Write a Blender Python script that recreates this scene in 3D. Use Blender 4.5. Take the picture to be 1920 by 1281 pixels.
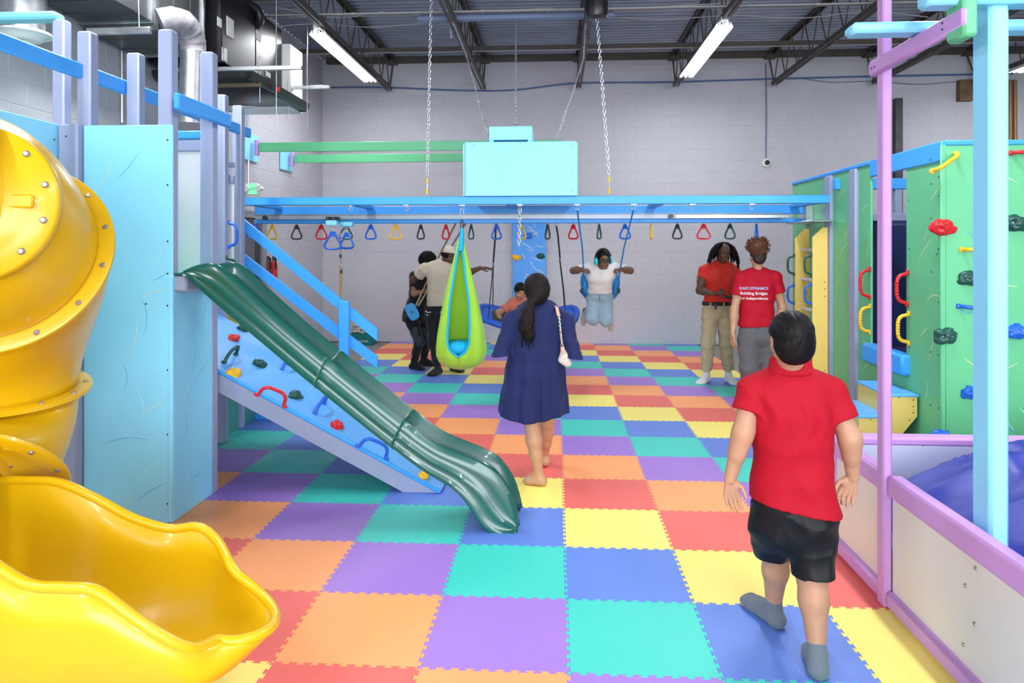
import bpy, bmesh, math, random
import numpy as np
from mathutils import Vector, Matrix, noise
from mathutils.bvhtree import BVHTree
for o in list(bpy.data.objects): bpy.data.objects.remove(o, do_unlink=True)
C = bpy.context.scene.collection
scn = bpy.context.scene
random.seed(7); RNG = np.random.RandomState(5)

# ------------------------------------------------------------------ camera
FPX, YAW, HC = 1344.0, 0.0618, 1.709
cd = bpy.data.cameras.new('camera'); cam = bpy.data.objects.new('camera', cd); C.objects.link(cam)
cam.location = (0, 0, HC); cam.rotation_euler = (math.pi/2, 0, YAW)
cd.sensor_width = 36; cd.lens = 36*FPX/1920; cd.shift_x = 0; cd.shift_y = -(640.5-465)/1920
cd.clip_start = .05; cd.clip_end = 100
scn.camera = cam
# ------------------------------------------------------------------ light
wd = bpy.data.worlds.new('world'); scn.world = wd; wd.use_nodes = True
bg = wd.node_tree.nodes['Background']; bg.inputs[0].default_value = (.80, .90, 1.0, 1); bg.inputs[1].default_value = .45
def area(name, loc, rot, sx, sy, power, col=(1,1,1)):
    l = bpy.data.lights.new(name, 'AREA'); l.shape = 'RECTANGLE'; l.size = sx; l.size_y = sy; l.energy = power; l.color = col
    o = bpy.data.objects.new(name, l); C.objects.link(o); o.location = loc; o.rotation_euler = rot; return o
# frontal fill light, added unseen behind the camera to brighten camera-facing surfaces
area('front_fill', (2.0, -9.2, 2.3), (math.pi/2-.06, 0, 0), 12, 4.2, 1900, (.90, .95, 1))
scn.view_settings.view_transform = 'Standard'; scn.view_settings.look = 'None'
scn.view_settings.exposure = 0.0; scn.view_settings.gamma = 1; scn.view_settings.use_curve_mapping = False
LAMP_W = 82      # watts of each ceiling lamp

# ------------------------------------------------------------------ pixel helpers (1920 x 1281 frame, real depths)
_c, _s = math.cos(YAW), math.sin(YAW)
def ray(u, v):
    a = (u-960)/FPX; b = (465-v)/FPX
    return Vector((_c*a-_s, _s*a+_c, b))
def P(u, v, D): return Vector((0,0,HC)) + ray(u, v)*D
def pY(u, v, Y): r = ray(u, v); return Vector((0,0,HC)) + r*(Y/r.y)
def pX(u, v, X): r = ray(u, v); return Vector((0,0,HC)) + r*(X/r.x)
def pZ(u, v, Z): r = ray(u, v); return Vector((0,0,HC)) + r*((Z-HC)/r.z)

# ------------------------------------------------------------------ materials
def lin(c):
    return tuple((x/12.92 if x <= .04045 else ((x+.055)/1.055)**2.4) for x in c)
def hx(h): return tuple(int(h[i:i+2], 16)/255 for i in (0, 2, 4))
MATS = {}
def mat(name, col, rough=.5, metal=0, spec=.5, bump=0, bscale=60, var=0, vscale=8, coat=0, emit=0, stretch=(1,1,1), sheen=0, trans=0):
    if name in MATS: return MATS[name]
    m = bpy.data.materials.new(name); m.use_nodes = True; nt = m.node_tree; b = nt.nodes['Principled BSDF']
    c = lin(hx(col)) if isinstance(col, str) else col
    b.inputs['Base Color'].default_value = (*c, 1); b.inputs['Roughness'].default_value = rough
    b.inputs['Metallic'].default_value = metal; b.inputs['Specular IOR Level'].default_value = spec
    b.inputs['Coat Weight'].default_value = coat; b.inputs['Sheen Weight'].default_value = sheen
    b.inputs['Transmission Weight'].default_value = trans
    if emit: b.inputs['Emission Color'].default_value = (*c, 1); b.inputs['Emission Strength'].default_value = emit
    if bump or var:
        tc = nt.nodes.new('ShaderNodeTexCoord'); mp = nt.nodes.new('ShaderNodeMapping'); mp.inputs['Scale'].default_value = stretch
        nt.links.new(tc.outputs['Object'], mp.inputs['Vector'])
    if bump:
        n = nt.nodes.new('ShaderNodeTexNoise'); n.inputs['Scale'].default_value = bscale; n.inputs['Detail'].default_value = 4
        bp = nt.nodes.new('ShaderNodeBump'); bp.inputs['Strength'].default_value = bump; bp.inputs['Distance'].default_value = .01
        nt.links.new(mp.outputs[0], n.inputs['Vector']); nt.links.new(n.outputs['Fac'], bp.inputs['Height']); nt.links.new(bp.outputs[0], b.inputs['Normal'])
    if var:
        n = nt.nodes.new('ShaderNodeTexNoise'); n.inputs['Scale'].default_value = vscale; n.inputs['Detail'].default_value = 5
        r = nt.nodes.new('ShaderNodeValToRGB'); r.color_ramp.elements[0].position = .3; r.color_ramp.elements[1].position = .7
        r.color_ramp.elements[0].color = (*[x*(1-var) for x in c], 1); r.color_ramp.elements[1].color = (*[min(1, x*(1+var)) for x in c], 1)
        nt.links.new(mp.outputs[0], n.inputs['Vector']); nt.links.new(n.outputs['Fac'], r.inputs[0]); nt.links.new(r.outputs[0], b.inputs['Base Color'])
    MATS[name] = m; return m
M = {}
M['block'] = mat('block_paint', (.49,.48,.53), .55, spec=.35, bump=.25, bscale=120, var=.03, vscale=3)
M['concrete'] = mat('concrete', '8a8580', .7, bump=.2, bscale=30, var=.12, vscale=3)
M['cyan'] = mat('cyan_board', (.27,.72,.97), .42, spec=.4, bump=.03, bscale=250, var=.03, vscale=2)
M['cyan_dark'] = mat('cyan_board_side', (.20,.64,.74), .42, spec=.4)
M['slate'] = mat('slate_lumber', (.31,.36,.52), .5, spec=.4, bump=.05, bscale=90, var=.04, vscale=4)
M['blue'] = mat('sky_blue_lumber', (.045,.36,.92), .42, spec=.45, bump=.04, bscale=90, var=.03)
M['ltblue'] = mat('light_blue_board', (.12,.45,.92), .42, spec=.45, var=.04, vscale=3)
M['green'] = mat('green_board', (.13,.52,.25), .42, spec=.4, bump=.03, bscale=250, var=.03, vscale=2)
M['lilac'] = mat('lilac_lumber', (.58,.30,.66), .42, spec=.45, bump=.04, bscale=90, var=.03)
M['white'] = mat('white_board', (.72,.73,.74), .45)
M['cream'] = mat('cream_board', (.74,.70,.64), .4, var=.03, vscale=2)
M['yelbd'] = mat('yellow_board', (.86,.62,.16), .45, var=.03)
M['steel'] = mat('galvanised_steel', (.62,.64,.66), .32, metal=1, bump=.08, bscale=20, var=.18, vscale=9)
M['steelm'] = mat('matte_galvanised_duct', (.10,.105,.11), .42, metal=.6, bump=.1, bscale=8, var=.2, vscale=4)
M['chain'] = mat('zinc_chain', (.70,.71,.73), .28, metal=1)
M['joist'] = mat('brown_steel_joist', (.075,.062,.052), .55, var=.15)
M['deck'] = mat('grey_steel_deck', (.33,.37,.47), .45, metal=.1, var=.12, vscale=2)
M['black'] = mat('black_plastic', (.012,.012,.014), .35)
M['blackm'] = mat('black_metal', (.02,.021,.024), .3, metal=.6)
M['yellow'] = mat('yellow_polyethylene', (.70,.42,.003), .3, spec=.45, coat=.15)
M['pe_green'] = mat('green_polyethylene', (.003,.088,.068), .26, spec=.55, coat=.25)
M['red_pl'] = mat('red_plastic', (.62,.012,.02), .33)
M['blue_pl'] = mat('blue_plastic', (.012,.12,.62), .33)
M['green_pl'] = mat('dark_green_plastic', (.01,.075,.055), .33)
M['yel_pl'] = mat('yellow_plastic', (.88,.50,.02), .33)
M['blk_pl'] = mat('charcoal_plastic', (.03,.03,.035), .35)
M['screw'] = mat('dark_screw', (.05,.045,.04), .5, metal=.4)
M['bolt'] = mat('dull_bolt', (.40,.36,.33), .4, metal=.8)
M['tarp'] = mat('blue_tarp_fabric', (.012,.028,.30), .45, bump=.15, bscale=14)
M['navybk'] = mat('dark_blue_mat', (.008,.016,.10), .5)
M['tube'] = mat('lit_tube', (1,1,1), emit=9)
M['lampw'] = mat('white_lamp_housing', (.8,.8,.8), .4)
M['rope'] = mat('tan_rope', (.36,.22,.09), .8)
M['stroke_y'] = mat('pale_yellow_paint', (.80,.76,.35), .4)
M['stroke_b'] = mat('blue_paint', (.05,.32,.75), .4)
M['stroke_w'] = mat('pale_blue_paint', (.5,.85,.9), .4)

# ------------------------------------------------------------------ mesh builder
def mwof(o):
    m = o.matrix_basis.copy(); p = o.parent
    while p: m = p.matrix_basis @ m; p = p.parent
    return m
def tag(o, label=None, cat=None, group=None, kind=None):
    if label: o['label'] = label
    if cat: o['category'] = cat
    if group: o['group'] = group
    if kind: o['kind'] = kind
    return o
def thing(name, label, cat, loc=(0,0,0), rz=0, group=None):
    o = bpy.data.objects.new(name, None); C.objects.link(o); o.location = loc; o.rotation_euler = (0,0,rz)
    return tag(o, label, cat, group)
def frame(axis, up=Vector((0,0,1))):
    z = Vector(axis).normalized()
    if abs(z.dot(up)) > .98: up = Vector((1,0,0))
    x = up.cross(z).normalized(); y = z.cross(x); return x, y, z
class MB:
    def __init__(s): s.v = []; s.f = []; s.mi = []; s.cur = 0
    def add(s, vs, fs):
        n = len(s.v); s.v += [tuple(p) for p in vs]; s.f += [tuple(i+n for i in f) for f in fs]; s.mi += [s.cur]*len(fs); return s
    def rbox(s, c, size, b=.008, rot=None):
        c = Vector(c); hx_, hy, hz = [d/2 for d in size]; b = min(b, hx_*.6, hy*.6, hz*.6)
        vs = []; idx = {}
        for sx in (-1,1):
            for sy in (-1,1):
                for sz in (-1,1):
                    for ax in range(3):
                        p = [sx*(hx_-b), sy*(hy-b), sz*(hz-b)]; p[ax] = (sx*hx_, sy*hy, sz*hz)[ax]
                        idx[(sx,sy,sz,ax)] = len(vs); p = Vector(p); 
                        if rot is not None: p = rot @ p
                        vs.append(c+p)
        fs = []
        for ax in range(3):
            a1, a2 = (ax+1) % 3, (ax+2) % 3
            for sg in (-1,1):
                q = []
                for (i,j) in ((-1,-1),(1,-1),(1,1),(-1,1)):
                    k = [0,0,0]; k[ax] = sg; k[a1] = i; k[a2] = j; q.append(idx[(*k, ax)])
                fs.append(q if sg > 0 else q[::-1])
            for i in (-1,1):
                for j in (-1,1):
                    k0 = [0,0,0]; k0[a1] = i; k0[a2] = j
                    ka = list(k0); ka[ax] = -1; kb = list(k0); kb[ax] = 1
                    q = [idx[(*ka,a1)], idx[(*kb,a1)], idx[(*kb,a2)], idx[(*ka,a2)]]
                    fs.append(q if i*j < 0 else q[::-1])
        for sx in (-1,1):
            for sy in (-1,1):
                for sz in (-1,1):
                    q = [idx[(sx,sy,sz,a)] for a in range(3)]; fs.append(q if sx*sy*sz > 0 else q[::-1])
        return s.add(vs, fs)
    def bb(s, lo, hi, b=.008):
        lo, hi = Vector(lo), Vector(hi); return s.rbox((lo+hi)/2, hi-lo, b)
    def bar(s, a, b, w, h, bev=.006, up=Vector((0,0,1))):
        a, b = Vector(a), Vector(b); x, y, z = frame(b-a, up); R = Matrix((x, y, z)).transposed()
        return s.rbox((a+b)/2, (w, h, (b-a).length), bev, R)
    def tube(s, pts, r, n=10, cap=True, closed=False, flat=None):
        pts = [Vector(p) for p in pts]; m = len(pts); rr = r if hasattr(r, '__len__') else [r]*m
        x = None; rings = []; vs = []
        for i, p in enumerate(pts):
            if closed: t = pts[(i+1) % m]-pts[i-1]
            else: t = pts[min(i+1, m-1)]-pts[max(i-1, 0)]
            t = t.normalized() if t.length > 1e-9 else Vector((0,0,1))
            if x is None: x = frame(t)[0]
            x = (x-t*x.dot(t)).normalized(); y = t.cross(x)
            for k in range(n):
                a = 2*math.pi*k/n; vs.append(p+(x*math.cos(a)+y*math.sin(a)*(flat or 1))*rr[i])
        fs = []
        for i in range(m if closed else m-1):
            j = (i+1) % m
            for k in range(n): k2 = (k+1) % n; fs.append((i*n+k, i*n+k2, j*n+k2, j*n+k))
        if cap and not closed: fs.append(tuple(range(n))[::-1]); fs.append(tuple((m-1)*n+k for k in range(n)))
        return s.add(vs, fs)
    def cyl(s, a, b, r, n=16, r2=None): return s.tube([a, b], [r, r if r2 is None else r2], n)
    def loft(s, rows, close=False, capends=False):
        m = len(rows); n = len(rows[0]); vs = [p for r in rows for p in r]; fs = []
        for i in range(m-1):
            for k in range(n if close else n-1): k2 = (k+1) % n; fs.append((i*n+k, i*n+k2, (i+1)*n+k2, (i+1)*n+k))
        if capends: fs.append(tuple(range(n))[::-1]); fs.append(tuple((m-1)*n+k for k in range(n)))
        return s.add(vs, fs)
    def prism(s, poly, d):   # poly: 3-D points in a plane, d: extrusion vector
        n = len(poly); d = Vector(d); vs = [Vector(p) for p in poly]+[Vector(p)+d for p in poly]
        fs = [tuple(range(n))[::-1], tuple(range(n, 2*n))]+[(i, (i+1) % n, n+(i+1) % n, n+i) for i in range(n)]
        return s.add(vs, fs)
    def build(s, name, m, parent=None, local=False, sharp=38, label=None, kind=None, solid=0, smooth=True, fixn=False):
        me = bpy.data.meshes.new(name); vs = s.v; loc = None
        if not local:
            if parent is not None:
                inv = mwof(parent).inverted(); vs = [tuple(inv @ Vector(p)) for p in vs]
            else:
                A = np.array(vs); loc = ((A[:,0].min()+A[:,0].max())/2, (A[:,1].min()+A[:,1].max())/2, A[:,2].min())
                vs = (A-np.array(loc)).tolist()
        me.from_pydata(vs, [], s.f)
        for mm in (m if isinstance(m, (list, tuple)) else [m]): me.materials.append(mm)
        if isinstance(m, (list, tuple)): me.polygons.foreach_set('material_index', s.mi)
        if fixn:
            b = bmesh.new(); b.from_mesh(me); bmesh.ops.recalc_face_normals(b, faces=b.faces[:]); b.to_mesh(me); b.free()
        if smooth:
            me.polygons.foreach_set('use_smooth', [True]*len(me.polygons)); me.set_sharp_from_angle(angle=math.radians(sharp))
        me.update()
        o = bpy.data.objects.new(name, me); C.objects.link(o)
        if parent is not None: o.parent = parent
        if loc: o.location = loc
        if solid:
            md = o.modifiers.new('thick', 'SOLIDIFY'); md.thickness = solid; md.offset = 0
        if label: o['label'] = label
        if kind: o['kind'] = kind
        return o
def kids(o): return [c for c in bpy.data.objects if c.parent == o]
def copy_tree(o, parent=None, ch=None):
    c = o.copy(); C.objects.link(c); c.parent = parent
    for k in (ch if ch is not None else kids(o)): copy_tree(k, c)
    return c
def screws(pts, nrm, name='screws', parent=None, r=.006, m=None):
    b = MB(); nrm = Vector(nrm).normalized()
    for p in pts: b.cyl(Vector(p)-nrm*.004, Vector(p)+nrm*.0025, r, 8)
    return b.build(name, m or M['screw'], parent, kind='stuff')
def strokes(o0, ux, uy, W, H, n, parent, mats, seed=1, r=.0014, off=None):
    rg = random.Random(seed); nrm = Vector(ux).cross(Vector(uy)).normalized() if off is None else Vector(off)
    ux, uy = Vector(ux), Vector(uy)
    for mi, mm in enumerate(mats):
        b = MB(); cnt = 0
        for i in range(n):
            if i % len(mats) != mi: continue
            L = rg.uniform(.10, .34); a = rg.uniform(.5, 1.1) if seed % 2 else rg.uniform(-.9, -.4); x = rg.uniform(.06, W-.06); y = .05+(H-.1)*((i*.618034) % 1)
            cv = rg.uniform(-3.5, 3.5)/max(L, .1)*.4; pts = []
            for k in range(11):
                pts.append((x, y)); a += cv*L/10; x += math.cos(a)*L/10; y += math.sin(a)*L/10
            pts = [q for q in pts if .03 < q[0] < W-.03 and .03 < q[1] < H-.03]
            if len(pts) < 4: continue
            P3 = [Vector(o0)+ux*q[0]+uy*q[1]+nrm*.0006 for q in pts]
            k = len(P3); rr = [r*(.35+.9*math.sin(math.pi*(j+.5)/k)) for j in range(k)]
            rows = []
            for j, p in enumerate(P3):
                t = (P3[min(j+1,k-1)]-P3[max(j-1,0)]).normalized(); sd = nrm.cross(t)
                rows.append([p-sd*rr[j], p+nrm*.0008, p+sd*rr[j]])
            b.loft(rows); cnt += 1
        if cnt: b.build('paint_strokes', mm, parent, kind='stuff')
# ================================================================== SETTING
XL, YB, ZC = -4.27, 12.86, 5.15
b = MB(); b.bb((XL-.2, -9.5, -.2), (12.2, YB+.2, -.013), .002); floor = b.build('floor', M['concrete']); tag(floor, kind='structure')
# foam tiles: one interlocking outline that tessellates, shared by all
T = .61
def tile_mesh(name, X0, Y0, far):
    X0, Y0 = 0, 0
    nt, h = (10, .011)
    def edge():   # dove-tail teeth along 0..T, returns (t, off)
        pts = [(0, 0)]; w = T/nt; fl = .004
        for i in range(nt):
            a, c = i*w, (i+1)*w
            if i == 0: pts += [(c, 0)] if False else []
            q = a+w*.25; r_ = a+w*.75
            pts += [(q+fl, -h*.5), (q-fl, h*.9), (r_+fl, h*.9), (r_-fl, -h*.5)]
        return pts
    e = edge()
    bot = [(t, o) for t, o in e]; right = [(T+o, t) for t, o in e]; top = [(t, T+o) for t, o in e]; left = [(o, t) for t, o in e]
    loop = bot+[(T, 0)]+right[1:]+[(T, T)]+top[1:][::-1]+[(0, T)]+left[1:][::-1]
    n = len(loop); b = MB(); g = .0008
    cx = cy = T/2
    vs = [(x, y, -.0025) for x, y in loop]+[(x, y, -.013) for x, y in loop]
    ins = []
    for i, (x, y) in enumerate(loop):
        p0 = Vector(loop[i-1]); p1 = Vector(loop[i]); p2 = Vector(loop[(i+1) % n])
        d = ((p1-p0).normalized()+(p2-p1).normalized()); d = d.normalized() if d.length > 1e-6 else (p2-p1).normalized()
        nr = Vector((-d.y, d.x)); q = p1+nr*.0014; ins.append((q.x, q.y, 0))
    vs = ins+vs
    fs = [tuple(range(n))]+[(n+i, n+(i+1) % n, (i+1) % n, i) for i in range(n)]+[(2*n+i, 2*n+(i+1) % n, n+(i+1) % n, n+i) for i in range(n)]
    b.add(vs, fs)
    me = bpy.data.meshes.new(name); me.from_pydata(b.v, [], b.f); me.materials.append(None); me.update()
    return me
tcol = [('red', (.80,.12,.09)), ('orange', (1.0,.36,.11)), ('purple', (.34,.17,.60)), ('teal', (.03,.58,.48)), ('blue', (.10,.21,.64)), ('yellow', (.95,.78,.16))]
def foam(name, c):
    m = mat('foam_'+name, c, .5, spec=1.0, bump=.12, bscale=420)
    return m
TM = [foam(*c) for c in tcol]
tme = tile_mesh('foam_tile', 0, 0, False)
X0T, Y0T = .0467, 4.105
for j in range(-15, 5):
    for i in range(-7, 4):
        x = X0T+i*T; y = Y0T-(j+1)*T
        if i < -5 and y > 4.9: continue
        if y < 3.8 and i >= 3: continue
        o = bpy.data.objects.new('foam_tile', tme); C.objects.link(o); o.parent = floor
        w = mwof(floor).inverted() @ Vector((x, y, 0)); o.location = w
        o.material_slots[0].link = 'OBJECT'; o.material_slots[0].material = TM[(4+i-j) % 6]
# ---------------- block walls
BL, BH = .4064, .2032
def block_mesh(L, name):
    b = MB(); d = .006; c = .005; x0, x1, z0, z1 = .0015, L-.0015, .002, BH-.002
    vs = [(x0,0,z0),(x1,0,z0),(x1,0,z1),(x0,0,z1),(x0+c,-d*.55,z0+c),(x1-c,-d*.55,z0+c),(x1-c,-d*.55,z1-c),(x0+c,-d*.55,z1-c)]
    b.add(vs, [(4,5,6,7),(0,1,5,4),(1,2,6,5),(2,3,7,6),(3,0,4,7)])
    return b
bfull = block_mesh(BL, 'block'); bhalf = block_mesh(BL/2, 'block')
def wall(name, org, ux, length, height, want, skipfn=None):
    """org: lower left corner seen from inside, ux: unit direction; blocks face -ux x z"""
    ux = Vector(ux); nin = ux.cross(Vector((0,0,1)))   # inward normal
    R = Matrix((ux, -nin, Vector((0,0,1)))).transposed().to_4x4()
    b = MB(); a = Vector(org); c_ = a+ux*length
    poly = [a, c_, c_-nin*.2, a-nin*.2]
    b.prism(poly, (0,0,height)); w = b.build(name, M['block'], sharp=30, fixn=True); tag(w, kind='structure')
    me = bpy.data.meshes.new('block'); me.from_pydata(bfull.v, [], bfull.f); me.materials.append(M['block'])
    rows = int(height/BH)+1; cells = []
    for r in range(rows):
        x = -BL/2 if r % 2 else 0
        while x < length-.01:
            if x >= -1e-6 and x+BL <= length+1e-6 and (r+1)*BH <= height: cells.append((x, r, BL))
            elif x < 0 and (r+1)*BH <= height: cells.append((0, r, BL/2))
            elif (r+1)*BH <= height: cells.append((x, r, length-x)) if length-x > .05 else None
            x += BL
    sc = []
    for cc in cells:
        x, r, L = cc; p = a+ux*(x+L/2)+Vector((0,0,(r+.5)*BH)); sc.append((want(p), cc))
    sc.sort(key=lambda q: -q[0]); inv = mwof(w).inverted(); n = 0; rest = MB()
    for s_, (x, r, L) in sc:
        p = a+ux*x+Vector((0,0,r*BH))
        if skipfn and skipfn(p+ux*L/2+Vector((0,0,BH/2))): continue
        if n < 296 and s_ > 0 and abs(L-BL) < 1e-6:
            o = bpy.data.objects.new('block', me); C.objects.link(o); o.parent = w; o.matrix_basis = inv @ (Matrix.Translation(p) @ R); n += 1
        else:
            src = bfull if abs(L-BL) < 1e-6 else block_mesh(L, 'b')
            mt = Matrix.Translation(p) @ R; rest.add([mt @ Vector(q) for q in src.v], src.f)
    rest.build('block_field', M['block'], w, kind='stuff', sharp=20)
    return w
def want_back(p):
    q = cam_px(p)
    if not (600 < q[0] < 1850 and 118 < q[1] < 646): return 0
    if 870 < q[0] < 1085 and 268 < q[1] < 412: return 0
    if q[0] > 1490 and q[1] > 330: return 0
    return 1+ (1 if q[1] > 420 else 0) - abs(q[0]-1100)/2000
def cam_px(p):
    d = -_s*p[0]+_c*p[1]; r = _c*p[0]+_s*p[1]
    if d < .1: return (-9999, -9999, d)
    return (960+FPX*r/d, 465-FPX*(p[2]-HC)/d, d)
def want_left(p):
    q = cam_px(p)
    if q[0] < 0 or q[0] > 600 or q[1] < 20: return 0
    if q[1] > 230 and q[0] < 455: return 0
    return 10/q[2]
wall_back = wall('wall_back', (XL, YB, 0), (1,0,0), 16.27, ZC, want_back)
wall_left = wall('wall_left', (XL, -9.5, 0), (0,1,0), YB+9.5, ZC, want_left)
b = MB(); b.bb((12, -9.5, 0), (12.2, YB, ZC)); w = b.build('wall_right', M['block']); tag(w, kind='structure')
# ---------------- ceiling: corrugated deck, joists
pr = []; y = -9.5; k = 0
while y < YB+.1:
    pr += [(y, 0), (y+.055, 0), (y+.072, .038), (y+.127, .038)]; y += .144
rows = [[(XL, yy, ZC+zz) for yy, zz in pr], [(12.1, yy, ZC+zz) for yy, zz in pr]]
b = MB(); b.loft(rows); ceiling = b.build('ceiling', M['deck'], solid=.004, sharp=20); tag(ceiling, kind='structure')
b = MB(); b.bb((XL, -9.5, ZC+.045), (12.1, YB, ZC+.09), .002); b.build('roof_board', M['deck'], ceiling)
JX = [-6.3+1.672*k for k in range(2, 11)]
def joist():
    b = []
    J = bpy.data.objects.new('roof_joist', None); C.objects.link(J)
    Y1 = YB-.3
    for (nm, z0, z1, ya, yb_) in (('top_chord', ZC-.065, ZC-.002, -9.4, YB), ('bottom_chord', 4.50, 4.565, -9.2, Y1)):
        m_ = MB()
        for sx in (-1, 1):
            m_.bb((sx*.045-.003 if sx > 0 else -.048, ya, z0), (.048 if sx > 0 else -.042, yb_, z1), .001)
            zz = z1 if nm == 'top_chord' else z0
            m_.bb((min(sx*.010, sx*.046), ya, zz-.003), (max(sx*.010, sx*.046), yb_, zz+.003), .001)
        m_.build(nm, M['joist'], J, local=True)
    y = Y1; k = 0; me = None
    while y > -5:
        for (ya, za, yb2, zb) in ((y, 4.53, y-.3, ZC-.03), (y-.3, ZC-.03, y-.6, 4.53)):
            if y < 4: continue
            m_ = MB(); m_.tube([(0, ya, za), (0, yb2, zb)], .010, 6); m_.build('web_bar', M['joist'], J, local=True)
        y -= .6
    m_ = MB(); m_.tube([(0, Y1, 4.53), (0, YB-.02, ZC-.1)], .014, 6); m_.build('end_strut', M['joist'], J, local=True)
    m_ = MB(); m_.bb((-.09, YB-.2, ZC-.13), (.09, YB-.0, ZC-.1), .002); m_.bb((-.05, YB-.12, ZC-.1), (.05, YB-.02, ZC-.03), .002); m_.build('bearing_plate', M['joist'], J, local=True)
    return J
J0 = joist(); ch0 = kids(J0); J0.parent = ceiling
ci = mwof(ceiling).inverted()
for n, x in enumerate(JX):
    if n == 0: J = J0
    else:
        J = J0.copy(); C.objects.link(J); J.parent = ceiling
        for c_ in ch0: d_ = c_.copy(); C.objects.link(d_); d_.parent = J
    J.matrix_basis = ci @ Matrix.Translation((x, 0, 0))
b = MB(); b.bb((XL+.1, YB-.10, ZC-.10), (12, YB-.0, ZC+.02), .004); b.build('ledger_angle', M['joist'], ceiling)
for yy in (8.9, 11.35):
    b = MB(); b.bb((XL+.1, yy-.03, ZC-.30), (12, yy+.03, ZC-.235), .004); b.build('bridging_bar', M['joist'], ceiling)
# ================================================================== LAMPS
def lamp(x, y, label, near):
    L = thing('fluorescent_fixture', label, 'ceiling lamp', (x, y, 4.50), 0, None if near else 'strip lamps further along the joists')
    m_ = MB(); HW, HL = .115, 1.33
    prof = [(-HW, -.085), (-HW*.75, -.03), (-.03, -.012), (.03, -.012), (HW*.75, -.03), (HW, -.085), (HW-.004, -.088), (HW*.72, -.04), (.03, -.020), (-.03, -.020), (-HW*.72, -.04), (-HW+.004, -.088)]
    m_.loft([[(px_, yy, pz) for px_, pz in prof] for yy in (-HL, HL)], close=True, capends=True)
    m_.build('reflector', M['lampw'], L, local=True, fixn=True)
    for k in (-1, 0, 1):
        m_ = MB(); m_.cyl((k*.068, -HL+.03, -.062), (k*.068, HL-.03, -.062), .019, 12); m_.build('tube', M['tube'], L, local=True)
        for e in (-1, 1):
            m_ = MB(); m_.bb((k*.068-.012, e*(HL-.02)-.02, -.07), (k*.068+.012, e*(HL-.02)+.02, -.015), .003); m_.build('lamp_holder', M['lampw'], L, local=True)
    m_ = MB(); m_.bb((-.045, -HL-.05, -.02), (.045, -HL+.12, .035), .004); m_.build('junction_box', M['lampw'], L, local=True)
    for e in (-1, 1):
        m_ = MB(); m_.tube([(0, e*.9, -.01), (0, e*.9, .05)], .006, 6); m_.build('hanger', M['joist'], L, local=True)
    l = area('lamp_light', (x, y, 4.40), (0, 0, 0), .2, 2.55, LAMP_W*(.78 if y > 7 else 1.35), (.94, .97, 1))
    return L
for (x, lb) in ((-3.02, 'lit strip light hanging on the joist near the black air unit'), (2.05, 'lit strip light hanging on the joist right of the black canister')):
    lamp(x, 10.25, lb, True)
lamp(7.07, 10.25, 'lit strip light at far right, seen past the cyan post', True)
for x, xn in ((-3.02, 'left'), (2.05, 'middle'), (7.07, 'right')):
    for y, yn_ in ((5.0, 'just ahead of the viewer'), (0.0, 'straight above the viewer'), (-4.2, 'well behind the viewer')): lamp(x, y, 'lit strip light on the %s joist %s' % (xn, yn_), False)

# ================================================================== helpers for play parts
def handle(c, along, nrm, m, label, L=.27, H=.075, r=.0125):
    c, a, n = Vector(c), Vector(along).normalized(), Vector(nrm).normalized()
    H_ = bpy.data.objects.new('grab_handle', None); C.objects.link(H_); H_.location = c; tag(H_, label, 'handle')
    pts = []
    for k in range(21):
        t = -1+2*k/20; q = abs(t)
        hgt = H*(1-q**4)**.5 if q < 1 else 0
        pts.append(c+a*(t*L*.42)+n*(hgt+.006))
    rr = [r*(1+.16*math.cos(k*math.pi)) if 5 <= k <= 15 else r for k in range(21)]
    b = MB(); b.tube(pts, rr, 12); b.build('grip', m, H_)
    for e in (-1, 1):
        p = c+a*(e*L*.45); b = MB(); x, y, z = frame(n, a)
        R = Matrix((a, n.cross(a), n)).transposed()
        b.rbox(p+n*.008, (L*.16, r*2.6, .017), .006, R); f = b.build('foot', m, H_)
        b = MB(); b.cyl(p+a*e*.004+n*.015, p+a*e*.004+n*.0205, r*.55, 8); b.build('bolt', M['bolt'], f)
    return H_
def hold(c, nrm, m, label, size=.06, seed=1, up=(0,0,1), two=True):
    c, n = Vector(c), Vector(nrm).normalized(); rg = random.Random(seed)
    x, y, z = frame(n, Vector(up)); b = MB(); NU, NV = 20, 12; vs = []; off = Vector((rg.uniform(0,9), rg.uniform(0,9), rg.uniform(0,9)))
    ax = rg.uniform(1.1, 1.35)
    for j in range(NV+1):
        th = math.pi/2*j/NV
        for i in range(NU):
            ph = 2*math.pi*i/NU; d = Vector((math.cos(ph)*math.cos(th), math.sin(ph)*math.cos(th), math.sin(th)))
            s_ = 1+.42*noise.noise(d*1.5+off)+.2*noise.noise(d*3+off)
            dent = 0
            for (hx0, hy0) in (((-.38, 0), (.38, .05)) if two else ((0, 0),)):
                dd = (d.x-hx0)**2+(d.y-hy0)**2; dent += .30*math.exp(-dd/.02)
            q = d*s_; vs.append(c+x*q.x*size*ax+y*q.y*size*.8+n*(q.z*size*.75-dent*size*.75*(q.z > .1)))
    fs = [(j*NU+i, j*NU+(i+1) % NU, (j+1)*NU+(i+1) % NU, (j+1)*NU+i) for j in range(NV) for i in range(NU)]
    b.add(vs, fs); o = b.build('climbing_hold', m, sharp=80); tag(o, label, 'climbing hold')
    for (hx0, hy0) in (((-.40, 0), (.42, .05)) if two else ((0, 0),)):
        p = c+x*hx0*size*ax+y*hy0*size*.8
        t = MB(); t.cyl(p+n*size*.2, p+n*size*.50, size*.11, 8); t.build('bolt', M['bolt'], o)
    return o
def lumber(parent, name, a, b_, w, h, m, bev=.008, label=None, up=Vector((0,0,1))):
    q = MB(); q.bar(a, b_, w, h, bev, up); return q.build(name, m, parent, label=label)
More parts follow.
